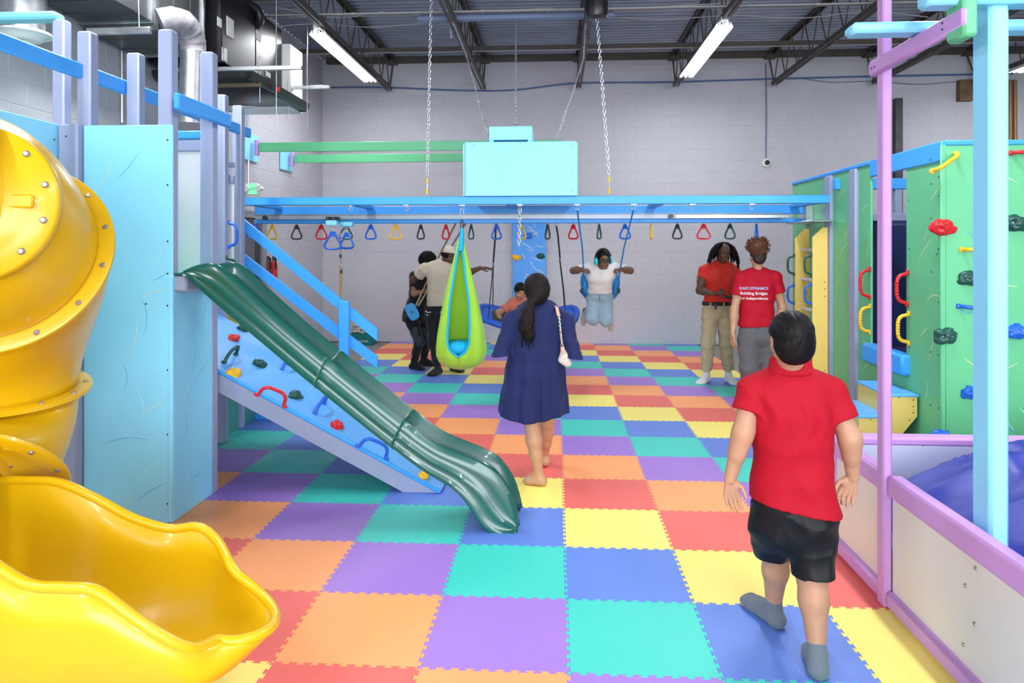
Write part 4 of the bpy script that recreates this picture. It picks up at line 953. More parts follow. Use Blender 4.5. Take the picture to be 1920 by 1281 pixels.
text_mesh('EXIT', .055, mat('sign_green', (.01,.35,.12), .5), fc, Matrix.Translation((cS.x+.03, cS.y-.046, cS.z-.01)) @ R_face, sx=.8)
# fire extinguishers, door
for k, (u, nm, m_) in enumerate(((503, 'dark red wall holder beside the fire extinguisher', 0), (513, 'red fire extinguisher with black hose on the left wall', 1))):
    c_ = pX(u, 505, XL+.09); E_ = thing('fire_extinguisher' if k else 'extinguisher_holder', nm, 'fire extinguisher' if k else 'holder', c_)
    zb, zt = pX(u, 526, XL+.09).z, pX(u, 497, XL+.09).z
    q = MB(); q.tube([c_+Z_*(zb-c_.z), c_+Z_*(zb-c_.z+.01), c_+Z_*(zt-c_.z), c_+Z_*(zt-c_.z+.04), c_+Z_*(zt-c_.z+.06)], [.05, .058, .058, .035, .02], 16); q.build('cylinder', mat('dark_red', (.16,.01,.01), .4) if not k else M['red_pl'], E_)
    q = MB(); q.tube([c_+Z_*(zt-c_.z+.05), c_+Z_*(zt-c_.z+.13)], .02, 8); q.tube([c_+Vector((0, -.03, zt-c_.z+.12)), c_+Vector((.05, -.05, zt-c_.z+.1)), c_+Vector((.06, -.05, zt-c_.z-.06))], .012, 8); q.build('valve', M['black'], E_)
    q = MB(); q.bb((XL+.012, c_.y-.02, zb+.05), (c_.x, c_.y+.02, zb+.09), .003); q.build('bracket', M['black'], E_)
q = MB(); dy0, dy1 = pX(456, 465, XL+.02).y, pX(486, 465, XL+.02).y; q.bb((XL+.012, dy0-.6, -.01), (XL+.05, dy1, 2.12), .004); d1 = q.build('door_1', mat('dark_grey_door', (.10,.105,.12), .45)); tag(d1, kind='structure')
for (ya, yb_, za, zb) in ((dy1-.02, dy1+.11, -.01, 2.22), (dy0-.7, dy0-.58, -.01, 2.22), (dy0-.7, dy1+.11, 2.12, 2.22)):
    q = MB(); q.bb((XL+.012, ya, za), (XL+.09, yb_, zb), .006); q.build('door_frame', mat('grey_frame', (.25,.25,.27), .45), d1)
q = MB(); q.bb((XL+.05, dy1-.20, 1.0), (XL+.06, dy1-.08, 1.9), .004); q.build('door_glass', M['black'], d1)
# ---------------- teal carton with ropes, yellow ball
BX = thing('teal_carton', 'open teal carton with white lettering on the floor by the rear wall', 'carton', pZ(672, 649, -.012))
a = pZ(648, 648, -.012); e = pZ(699, 648, -.012); q = MB(); w_ = (e.x-a.x)/2; cx = (a.x+e.x)/2
lo_ = [Vector((cx+sx*w_, a.y+(0 if sy < 0 else .30), -.012)) for sx, sy in ((-1,-1),(1,-1),(1,1),(-1,1))]; up_ = [Vector((cx+sx*w_*1.02, a.y+(-.005 if sy < 0 else .305), .20)) for sx, sy in ((-1,-1),(1,-1),(1,1),(-1,1))]
q.loft([lo_, up_], close=True); q.add(lo_, [(0,1,2,3)]); TL = mat('teal_card', (.0,.17,.20), .5); bxo = q.build('carton_body', TL, BX, solid=.006, smooth=False)
text_mesh('LOOK BETTER', .052, mat('white_print', (.7,.75,.75), .5), bxo, Matrix.Translation((cx+.0, a.y-.010, .045)) @ R_face)
cr = thing('rope_coil', 'grey coil of rope with white clips lying in the teal carton', 'rope coil', (cx, a.y+.15, .18))
for k, (dx, dz, r) in enumerate(((-.06, .22, .10), (-.02, .27, .085), (-.05, .32, .06))):
    q = MB(); q.tube([Vector((cx+dx+r*math.cos(t)*1.2, a.y+.15+r*math.sin(t), dz+.012*math.sin(3*t))) for t in [2*math.pi*j/20 for j in range(20)]], .024, 8, closed=True); q.build('coil_loop', mat('grey_rope', (.42,.40,.36), .8), cr, sharp=80)
q = MB()
for k in range(7):
    c_ = Vector((cx-.15+.07*k, a.y+.0+.03*(k % 2), .22+.02*(k % 3))); c_ = c_ if k < 5 else Vector((cx+.02+.05*(k-5), a.y+.1, .40+.03*(k-5)))
    q.tube([c_+Vector((.016*math.cos(t), 0, .022*math.sin(t))) for t in [2*math.pi*j/10 for j in range(10)]], .0045, 6, closed=True)
q.build('clips', M['lampw'], cr, kind='stuff')
q = MB(); c_ = P(655, 639, 12.5); q.tube([c_+Z_*(.085*math.sin(t)) for t in [math.pi*(k/10-.5) for k in range(11)]], [max(.002, .085*math.cos(math.pi*(k/10-.5))) for k in range(11)], 18); tag(q.build('yellow_ball', M['yel_pl'], sharp=80), 'yellow ball in front of the teal carton', 'ball')
# ================================================================== POD SWING
PD = thing('pod_swing', 'lime green fabric pod swing with turquoise edging and cushion', 'pod swing', (-.985, 7.5, .42))
prof = [(452, 6), (468, 9), (490, 14.5), (520, 22), (560, 31), (600, 38.5), (630, 44), (650, 46.5), (665, 46), (678, 40), (687, 28), (692, 12), (693.5, 1)]
opn = [(456, 0), (470, 24), (490, 30), (512, 30), (562, 34), (612, 30), (640, 25), (655, 16), (664, 0)]
def itp(tb, y): return float(np.interp(y, [t[0] for t in tb], [t[1] for t in tb]))
Dp = 7.55; CXp = P(863, 600, Dp).x; NA = 60; rows = []; edL, edR = [], []
ys = sorted(set(list(np.linspace(452, 693.5, 46))+[456, 664]))
for y in ys:
    z = P(863, y, Dp).z; r = itp(prof, y)*Dp/1344; oa = math.radians(itp(opn, y)) if 456 < y < 664 else 0; row = []
    for k in range(NA+1):
        th = -math.pi/2+oa+(2*math.pi-2*oa)*k/NA; rr_ = r*(1+.035*math.sin(th*9+y*.02)*min(1, max(0, (y-480)/120)))
        row.append(Vector((CXp+.006+rr_*math.cos(th)*1.0, 7.5+rr_*math.sin(th)*.85, z)))
    rows.append(row)
    if 456 <= y <= 664: edL.append(row[-1]); edR.append(row[0])
q = MB(); q.loft(rows); q.build('pod_shell', mat('lime_fabric', (.34,.66,.04), .75, bump=.12, bscale=60, sheen=.2), PD, solid=.006, sharp=80)
TQ = mat('turquoise_fabric', (.0,.42,.75), .7)
q = MB(); q.tube(edL+edR[::-1], .012, 8); q.build('edging', TQ, PD, sharp=80)
q = MB(); q.tube([P(866, 427, 7.5), P(866, 436, 7.5), P(865, 460, 7.5), P(864, 470, 7.5)], [.02, .032, .045, .05], 16, flat=.6); q.build('top_strap', TQ, PD)
for dx in (-.014, .014):
    q = MB(); q.tube([P(866, 412, 7.5)+X_*dx*.6, P(866, 428, 7.5)+X_*dx], .006, 6); q.build('webbing_loop', M['black'], PD)
q = MB(); c_ = P(866, 400, 7.5); q.tube([c_+Vector((.018*math.cos(t), 0, .045*math.sin(t))) for t in [2*math.pi*j/16 for j in range(16)]], .005, 8, closed=True); q.build('carabiner', M['chain'], PD)
q = MB(); cz = P(863, 655, Dp).z; q.tube([(CXp, 7.49, cz+dz) for dz in (-.05, -.03, 0, .05, .085, .10)], [.10, .17, .20, .20, .16, .03], 28, flat=.8); q.build('cushion', TQ, PD, sharp=80)
# platform swing
PS = thing('platform_swing', 'blue padded platform swing with black mesh hanging behind the woman in navy', 'platform swing', P(985, 600, 9.1))
cor = [P(901, 598, 8.8), P(985, 622, 8.75), P(1066, 612, 8.8), P(1076, 577, 9.4), P(990, 590, 9.45), P(907, 574, 9.4)]
lp = resample(cor+[cor[0]], 49)[:-1]
q = MB(); q.tube(lp, .036, 10, closed=True); q.build('padded_rim', mat('blue_pad', (.008,.09,.50), .45), PS, sharp=80)
cc_ = sum(lp, Vector())/len(lp)
q = MB(); q.loft([lp, [p.lerp(cc_, .25)-Z_*.01 for p in lp]], close=True); q.build('blue_cover', mat('blue_pad', (.008,.09,.50), .45), PS)
q = MB(); n = len(lp); q.loft([[p.lerp(cc_, .25)-Z_*.01 for p in lp], [p.lerp(cc_, .6)-Z_*.02 for p in lp], [p.lerp(cc_, .98)-Z_*.03 for p in lp]], close=True); q.build('mesh_seat', mat('dark_mesh', (.03,.035,.04), .8), PS)
for pts in ([P(930, 424, 8.55), P(929, 440, 8.6), P(925, 492, 8.8)], [P(925, 494, 8.8), P(919, 560, 8.85), P(915, 600, 8.85)], [P(925, 494, 8.8), P(924, 574, 9.3)], [P(1043, 424, 8.55), P(1046, 440, 8.6), P(1050, 484, 8.8)], [P(1049, 486, 8.8), P(1056, 545, 9.2), P(1058, 575, 9.35)], [P(1050, 486, 8.8), P(1058, 550, 8.9), P(1062, 606, 8.85)]):
    q = MB(); q.tube(pts, .011 if pts[0].z > 1.8 else .006, 8); q.build('rope', M['black'], PS)
for (u, v, D) in ((930, 420, 8.55), (1043, 419, 8.55)):
    q = MB(); c_ = P(u, v, D); q.tube([c_+Vector((.016*math.cos(t), 0, .03*math.sin(t))) for t in [2*math.pi*j/12 for j in range(12)]], .004, 6, closed=True); q.tube([c_+Z_*.03, c_+Z_*.06], .005, 6); q.build('snap_hook', M['chain'], PS)
q = MB(); q.bb((-.45, 8.50, 2.0), (.5, 8.56, 2.06), .004); q.build('swing_hanger_board', M['slate'], MBt)
# bucket swing for the boy
BS = thing('bolster_seat_swing', 'blue moulded swing seat on two blue ropes holding the boy', 'swing', P(1125, 530, 8.7))
for (u0, u1, u2, side) in ((1083, 1092, 1094, -1), (1187, 1170, 1163, 1)):
    q = MB(); q.tube([Vector((EX[4] if side < 0 else EX[5], 7.5, 2.11)), P(u1, 465, 8.1), P(u2-(-1 if side < 0 else 1)*0, 505, 8.35), P(1093 if side < 0 else 1158, 540, 8.6)], .009, 8); q.build('blue_rope', mat('blue_rope', (.01,.20,.50), .7), BS)
    cx_ = 1095 if side < 0 else 1156
    q = MB(); a = P(cx_, 513, 8.72); rws = []
    for k in range(13):
        t = k/12; wv = math.sin(math.pi*min(1, max(0, t)))**.5
        c_ = P(cx_-side*(4*t*t), 511+43*t, 8.72)
        rws.append([c_+Vector((math.cos(2*math.pi*j/16)*.050*wv+.0, math.sin(2*math.pi*j/16)*.11*wv+.02, 0)) for j in range(16)])
    q.loft(rws, close=True, capends=True); q.build('side_shell', mat('swing_blue', (.01,.23,.60), .4), BS, sharp=70)
    q = MB(); q.tube([P(cx_+side*4, 540, 8.6), P(cx_+side*4, 550, 8.6)], .016, 10); q.build('rope_end', M['black'], BS)
q = MB(); q.tube(resample([P(1092, 545, 8.75), P(1105, 560, 9.02), P(1126, 562, 9.06), P(1147, 560, 9.02), P(1158, 545, 8.75)], 16), .04, 12, flat=.5); q.build('seat_back', mat('swing_blue', (.01,.23,.60), .4), BS, sharp=70)
# ================================================================== SDF BODY MODELLER
class Field:
    def __init__(s, lo, hi, h):
        s.h = h; s.lo = np.array(lo, float); n = np.ceil((np.array(hi)-s.lo)/h).astype(int)+1; s.n = n
        s.ax = [s.lo[i]+h*np.arange(n[i]) for i in range(3)]; s.f = np.full(n, .15, np.float32)
    def sub(s, lo, hi):
        sl = []
        for i in range(3):
            a = int(max(0, math.floor((lo[i]-s.lo[i])/s.h))); b = int(min(s.n[i], math.ceil((hi[i]-s.lo[i])/s.h)+1))
            if b <= a: return None
            sl.append(slice(a, b))
        X = s.ax[0][sl[0]][:, None, None]; Y = s.ax[1][sl[1]][None, :, None]; Z = s.ax[2][sl[2]][None, None, :]
        return tuple(sl), X, Y, Z
    def put(s, sl, d, k, op):
        a = s.f[sl]
        if op == 'sub':
            b = -d; hh = np.clip(.5-.5*(b-a)/k, 0, 1); s.f[sl] = b*(1-hh)+a*hh+k*hh*(1-hh) if k > 0 else np.maximum(a, b)
        else:
            if k > 0: hh = np.clip(.5+.5*(b_-a)/k if False else .5+.5*(d-a)/k, 0, 1); s.f[sl] = d*(1-hh)+a*hh-k*hh*(1-hh)
            else: s.f[sl] = np.minimum(a, d)
    def cap(s, a, b, ra, rb=None, k=.02, flat=None, op='add'):
        rb = ra if rb is None else rb; a = np.array(a, float); b = np.array(b, float); m = max(ra, rb)+k+2*s.h
        r = s.sub(np.minimum(a, b)-m, np.maximum(a, b)+m)
        if r is None: return s
        sl, X, Y, Z = r; ba = b-a; L2 = max(1e-9, ba@ba)
        px, py, pz = X-a[0], Y-a[1], Z-a[2]
        t = np.clip((px*ba[0]+py*ba[1]+pz*ba[2])/L2, 0, 1)
        dx, dy, dz = px-t*ba[0], py-t*ba[1], pz-t*ba[2]
        q = dx*dx+dy*dy+dz*dz
        if flat is not None:
            n = np.array(flat[0], float); n /= np.linalg.norm(n); e = dx*n[0]+dy*n[1]+dz*n[2]; q = q+e*e*(flat[1]**2-1)
        s.put(sl, (np.sqrt(q)-(ra+t*(rb-ra))).astype(np.float32), k, op); return s
    def chain(s, pts, rr, k=.02, flat=None):
        for i in range(len(pts)-1): s.cap(pts[i], pts[i+1], rr[i], rr[i+1], k, flat)
        return s
    def ell(s, c, R, rad, k=.02, op='add'):
        c = np.array(c, float); R = np.array(R, float); m = max(rad)+k+2*s.h; r = s.sub(c-m, c+m)
        if r is None: return s
        sl, X, Y, Z = r; px, py, pz = X-c[0], Y-c[1], Z-c[2]; k0 = 0; k1 = 0
        for i in range(3):
            e = px*R[i][0]+py*R[i][1]+pz*R[i][2]; k0 = k0+(e/rad[i])**2; k1 = k1+(e/rad[i]**2)**2
        k0 = np.sqrt(k0); k1 = np.sqrt(k1)+1e-9
        s.put(sl, (k0*(k0-1)/k1).astype(np.float32), k, op); return s
    def cut(s, p, n, k=0):
        n = np.array(n, float); n /= np.linalg.norm(n); p = np.array(p, float)
        d = ((s.ax[0]-p[0])*n[0])[:, None, None]+((s.ax[1]-p[1])*n[1])[None, :, None]+((s.ax[2]-p[2])*n[2])[None, None, :]
        s.f = np.maximum(s.f, d.astype(np.float32)); return s
    def rel(s, fn, mask=None):
        X, Y, Z = s.ax[0][:, None, None], s.ax[1][None, :, None], s.ax[2][None, None, :]
        s.f = (s.f+fn(X, Y, Z)).astype(np.float32); return s
    def mesh(s):
        f = s.f; f[0] = f[-1] = .1; f[:, 0] = f[:, -1] = .1; f[:, :, 0] = f[:, :, -1] = .1
        g = f < 0; n = np.array(f.shape)-1
        cor = [(i, j, k) for i in (0, 1) for j in (0, 1) for k in (0, 1)]
        cnt = np.zeros(n, np.int8)
        for (i, j, k) in cor: cnt += g[i:i+n[0], j:j+n[1], k:k+n[2]]
        act = (cnt > 0) & (cnt < 8); I = np.argwhere(act)
        if len(I) == 0: return np.zeros((0, 3)), np.zeros((0, 4), int)
        idx = np.full(n, -1, np.int64); idx[act] = np.arange(len(I))
        acc = np.zeros((len(I), 3)); c = np.zeros(len(I))
        vals = {q: f[I[:, 0]+q[0], I[:, 1]+q[1], I[:, 2]+q[2]] for q in cor}
        for q in cor:
            for a in range(3):
                if q[a] == 0:
                    r = list(q); r[a] = 1; r = tuple(r); v0, v1 = vals[q], vals[r]; x = (v0 < 0) != (v1 < 0)
                    t = np.where(x, v0/np.where(x, v0-v1, 1), 0); p = np.array(q, float)[None, :].repeat(len(I), 0); p[:, a] += t
                    acc[x] += p[x]; c[x] += 1
        V = s.lo+s.h*(I+acc/c[:, None]); Q = []
        for a in range(3):
            b_, c_ = (a+1) % 3, (a+2) % 3
            s0 = [slice(None)]*3; s1 = [slice(None)]*3; s0[a] = slice(0, -1); s1[a] = slice(1, None)
            x = g[tuple(s0)] != g[tuple(s1)]; E = np.argwhere(x)
            ok = (E[:, b_] > 0) & (E[:, c_] > 0) & (E[:, b_] < n[b_]) & (E[:, c_] < n[c_]); E = E[ok]
            def at(db, dc):
                e = E.copy(); e[:, b_] += db; e[:, c_] += dc; return idx[e[:, 0], e[:, 1], e[:, 2]]
            q = np.stack([at(-1, -1), at(0, -1), at(0, 0), at(-1, 0)], 1); ins = g[E[:, 0], E[:, 1], E[:, 2]]
            q[~ins] = q[~ins][:, ::-1]; Q.append(q)
        Q = np.concatenate(Q); Q = Q[(Q >= 0).all(1)]; return V, Q
def field_obj(name, fields, m, parent, smooth=True, relax=1, label=None, kind=None):
    Vs, Qs = [], []; off = 0
    for F in (fields if isinstance(fields, list) else [fields]):
        V, Q = F.mesh()
        for _ in range(relax):                      # light laplacian relax
            acc = np.zeros_like(V); c = np.zeros(len(V))
            for a, b in ((0, 1), (1, 2), (2, 3), (3, 0)):
                np.add.at(acc, Q[:, a], V[Q[:, b]]); np.add.at(acc, Q[:, b], V[Q[:, a]]); np.add.at(c, Q[:, a], 1); np.add.at(c, Q[:, b], 1)
            c[c == 0] = 1; V = V*.5+(acc/c[:, None])*.5
        Vs.append(V); Qs.append(Q+off); off += len(V)
    V = np.concatenate(Vs); Q = np.concatenate(Qs)
    if parent is not None: inv = np.array(mwof(parent).inverted()); V = V @ inv[:3, :3].T+inv[:3, 3]
    me = bpy.data.meshes.new(name); me.vertices.add(len(V)); me.vertices.foreach_set('co', V.astype(np.float32).ravel())
    me.loops.add(Q.size); me.loops.foreach_set('vertex_index', Q.astype(np.int32).ravel()); me.polygons.add(len(Q))
    me.polygons.foreach_set('loop_start', np.arange(0, Q.size, 4, dtype=np.int32)); me.polygons.foreach_set('loop_total', np.full(len(Q), 4, np.int32))
    me.polygons.foreach_set('use_smooth', np.ones(len(Q), bool)); me.materials.append(m); me.update(calc_edges=True); me.validate()
    o = bpy.data.objects.new(name, me); C.objects.link(o); o.parent = parent
    if label: o['label'] = label
    if kind: o['kind'] = kind
    return o
def merge(F, G, k=.02):
    a, b = F.f, G.f; hh = np.clip(.5+.5*(b-a)/k, 0, 1); F.f = (b*(1-hh)+a*hh-k*hh*(1-hh)).astype(np.float32) if k > 0 else np.minimum(a, b)
def bounds(pts, m): A = np.array([tuple(p) for p in pts]); return A.min(0)-m, A.max(0)+m
def axes(fwd, up=(0,0,1), roll=0):
    f = Vector(fwd).normalized(); u = Vector(up); r = f.cross(u).normalized(); u = r.cross(f)
    if roll: R = Matrix.Rotation(roll, 3, f); r = R @ r; u = R @ u
    return r, f, u                                    # right, forward, up
def HP(c, A, H, x, y, z): return Vector(c)+(A[0]*x+A[1]*y+A[2]*z)*H
def head_field(c, A, H, neck, rn, h=.0045, ears=True):
    lo, hi = bounds([c, neck], H*.75); F = Field(lo, hi, h); R = [tuple(a) for a in A]; p = lambda x, y, z: HP(c, A, H, x, y, z)
    F.ell(p(0, -.07, .13), R, [.335*H, .415*H, .37*H], .03*H)
    F.ell(p(0, .09, -.13), R, [.265*H, .30*H, .36*H], .10*H)
    F.cap(p(-.05, .26, -.41), p(.05, .26, -.41), .075*H, k=.08*H)
    F.cap(p(-.2, .02, -.27), p(.2, .02, -.27), .07*H, k=.1*H)
    for s_ in (-1, 1):
        F.ell(p(s_*.155, .385, .005), R, [.085*H, .06*H, .055*H], .04*H, 'sub')
        F.cap(p(s_*.08, .355, .085), p(s_*.23, .31, .075), .03*H, k=.05*H)
        F.ell(p(s_*.16, .27, -.13), R, [.09*H, .09*H, .09*H], .08*H)
        if ears: F.ell(p(s_*.335, -.03, -.03), R, [.035*H, .075*H, .125*H], .02*H)
    F.chain([p(0, .36, .03), p(0, .43, -.06), p(0, .465, -.125)], [.028*H, .036*H, .048*H], .035*H)
    F.cap(p(-.045, .41, -.14), p(.045, .41, -.14), .036*H, k=.025*H)
    F.cap(p(-.075, .365, -.235), p(.075, .365, -.235), .03*H, k=.025*H); F.cap(p(-.06, .36, -.29), p(.06, .36, -.29), .032*H, k=.02*H)
    F.chain([p(0, -.06, -.2), neck], [.21*H, rn], .06*H)
    return F
def face_parts(parent, c, A, H, open_=True, brow='black_brow', lips=None):
    p = lambda x, y, z: HP(c, A, H, x, y, z)
    for s_ in (-1, 1):
        q = MB(); ce = p(s_*.155, .326, .002); r = .026*H; q.tube([ce+A[1]*(r*math.sin(t)) for t in [math.pi*(k/8-.5) for k in range(9)]], [max(.0003, r*1.25*math.cos(math.pi*(k/8-.5))) for k in range(9)], 12); e = q.build('eye', mat('eye_white', (.28,.25,.23), .3), parent, sharp=90)
        q = MB(); q.cyl(ce+A[1]*r*.85, ce+A[1]*r*1.08, r*.9, 12); q.build('iris', mat('dark_iris', (.015,.008,.005), .2), e)
        q = MB(); q.tube([p(s_*.08, .385, .088), p(s_*.16, .375, .105), p(s_*.24, .325, .09)], [.010*H, .018*H, .008*H], 6); q.build('eyebrow', mat('black_brow', (.01,.008,.006), .8), parent)
    if lips is not None:
        q = MB(); q.tube([p(-.10, .365, -.255), p(-.05, .395, -.265), p(0, .40, -.268), p(.05, .395, -.265), p(.10, .365, -.255)], [.004*H, .018*H, .020*H, .018*H, .004*H], 8, flat=.5); q.build('mouth', lips, parent)
def hand_field(w, d, n, tv, L, curl=(.3,.4,.4,.45), bend=1.0, h=.003, rw=None, elbow=None, thumb_n=.3):
    w = Vector(w); d = Vector(d).normalized(); n = Vector(n); n = (n-d*n.dot(d)).normalized(); t = Vector(tv); t = (t-d*t.dot(d)-n*t.dot(n)).normalized()
    F = Field(*bounds([w, w+d*L], L*.62), h); rw = rw or .14*L
    if elbow is not None: F.cap(w+(Vector(elbow)-w)*.35, w, rw*1.25, rw, .01, flat=(n, 1.15))
    lat = [.185, .065, -.06, -.175]; ln = [.40, .45, .42, .33]; kn = [.50, .52, .50, .45]
    for i in range(4):
        K = w+d*kn[i]*L+t*lat[i]*L; F.cap(w+t*lat[i]*L*.45+d*.02*L, K, .085*L, .066*L, .035*L)
        a = curl[i]*.6; q = K; r = [.056, .052, .046, .038]
        for j, fr in enumerate((.45, .30, .25)):
            spread = t*(lat[i]*.35)
            dd = (d*math.cos(a)+n*math.sin(a)+spread).normalized(); e = q+dd*ln[i]*L*fr; F.cap(q, e, r[j]*L, r[j+1]*L, .008*L if j else .02*L); q = e; a += curl[i]*bend
    F.ell(w+d*.2*L+t*.14*L+n*.05*L, [tuple(t), tuple(n), tuple(d)], [.09*L, .07*L, .16*L], .04*L)
    b0 = w+d*.10*L+t*.13*L; b1 = b0+(t*.62+d*.62+n*thumb_n).normalized()*.24*L; b2 = b1+(t*.25+d*.9+n*thumb_n*1.2).normalized()*.17*L; b3 = b2+(t*.02+d*.9+n*thumb_n*1.4).normalized()*.13*L
    F.chain([b0, b1, b2, b3], [.085*L, .062*L, .055*L, .042*L], .02*L)
    return F
def foot_field(an, toe, hh=.004, sc=1.0, rs=.05, shin=None, sole=None, bare=False, grow=0):
    an, toe = Vector(an), Vector(toe); d = toe-an; fl = Vector((d.x, d.y, 0)).normalized(); up = Vector((0,0,1)); F = Field(*bounds([an, toe], .12*sc+.05), hh)
    if shin is not None: F.cap(an+(Vector(shin)-an).normalized()*.09*sc, an, rs*1.02, rs, .01)
    heel = an-fl*.028*sc-up*(an.z-toe.z)*.72; sd = fl.cross(up); g = grow
    F.cap(an, heel, rs*.95, .034*sc+g, .02*sc)
    ball = heel.lerp(toe, .72); ball.z = toe.z+.004*sc
    for s_ in (-1, 1): F.cap(heel+sd*s_*.008*sc, ball+sd*s_*.022*sc, .030*sc+g, .024*sc+g, .02*sc)
    F.cap(an+fl*.02*sc, ball+up*.012*sc, rs*.75, .028*sc+g, .03*sc)
    for i, (o_, l_) in enumerate(((-.032, -.018), (-.014, -.008), (.004, 0), (.022, .004), (.036, -.002))):
        F.cap(ball+sd*o_*sc*.8, toe+sd*o_*sc+fl*l_*sc, .02*sc+g, (.0115 if bare else .015)*sc+g, .006*sc if bare else .018*sc)
    return F
def torso(F, pel, neck, lat0, lat1, prof, off=0, k=.05, bow=0, t0=-.15, t1=1.0):
    """prof: list of (t, half width, half depth) from pelvis (0) to neck base (1)"""
    pel, neck, lat0, lat1 = Vector(pel), Vector(neck), Vector(lat0).normalized(), Vector(lat1).normalized()
    for (t, w, d) in prof:
        c = pel.lerp(neck, t); lat = lat0.lerp(lat1, min(1, max(0, t))).normalized(); fw = lat.cross(neck-pel).normalized()
        c = c+fw*bow*math.sin(math.pi*min(1, max(0, t)))
        w_ = w+off; d_ = d+off; e = max(0, w_-d_); F.cap(c-lat*e, c+lat*e, d_, d_, k)
MALE = [(-.08, .155, .115), (.08, .155, .115), (.25, .145, .11), (.42, .15, .11), (.6, .165, .118), (.76, .175, .115), (.88, .165, .09), (.97, .09, .07)]
def scale_prof(p, w, d): return [(t, a*w, b*d) for t, a, b in p]
def fold(F, amp, dirs, seed=0):
    rg = random.Random(seed); ph = [rg.uniform(0, 6.28) for _ in range(6)]
    def fn(X, Y, Z):
        o = 0
        for i, (kx, ky, kz, w) in enumerate(dirs):
            q = kx*X+ky*Y+kz*Z+ph[i]+1.3*np.sin(.37*kz*X-.41*kx*Z+.3*ky*Y+ph[i-1]); o = o+w*(.55*np.sin(q)-1.3*(1-np.abs(np.sin(q/2+1)))**2.2+.3)
        return amp*o
    return F.rel(fn)
SK = {'dark': (.105,.048,.028), 'brown': (.13,.062,.034), 'tan': (.50,.27,.16), 'warm': (.43,.225,.135), 'mid': (.28,.14,.08)}
def skin(n): return mat('skin_'+n, SK[n], .48, spec=.4, var=.06, vscale=14, bump=.05, bscale=160)
def fabric(name, c, rough=.8, sheen=.15, bump=.12, bs=350, var=0): return mat('fabric_'+name, c, rough, spec=.25, bump=bump, bscale=bs, sheen=sheen, var=var)
def person(label, loc): return thing('person', label, 'person', loc)
HK = mat('black_hair', (.005,.004,.004), .5, spec=.15, bump=.18, bscale=160, stretch=(1,1,.25))
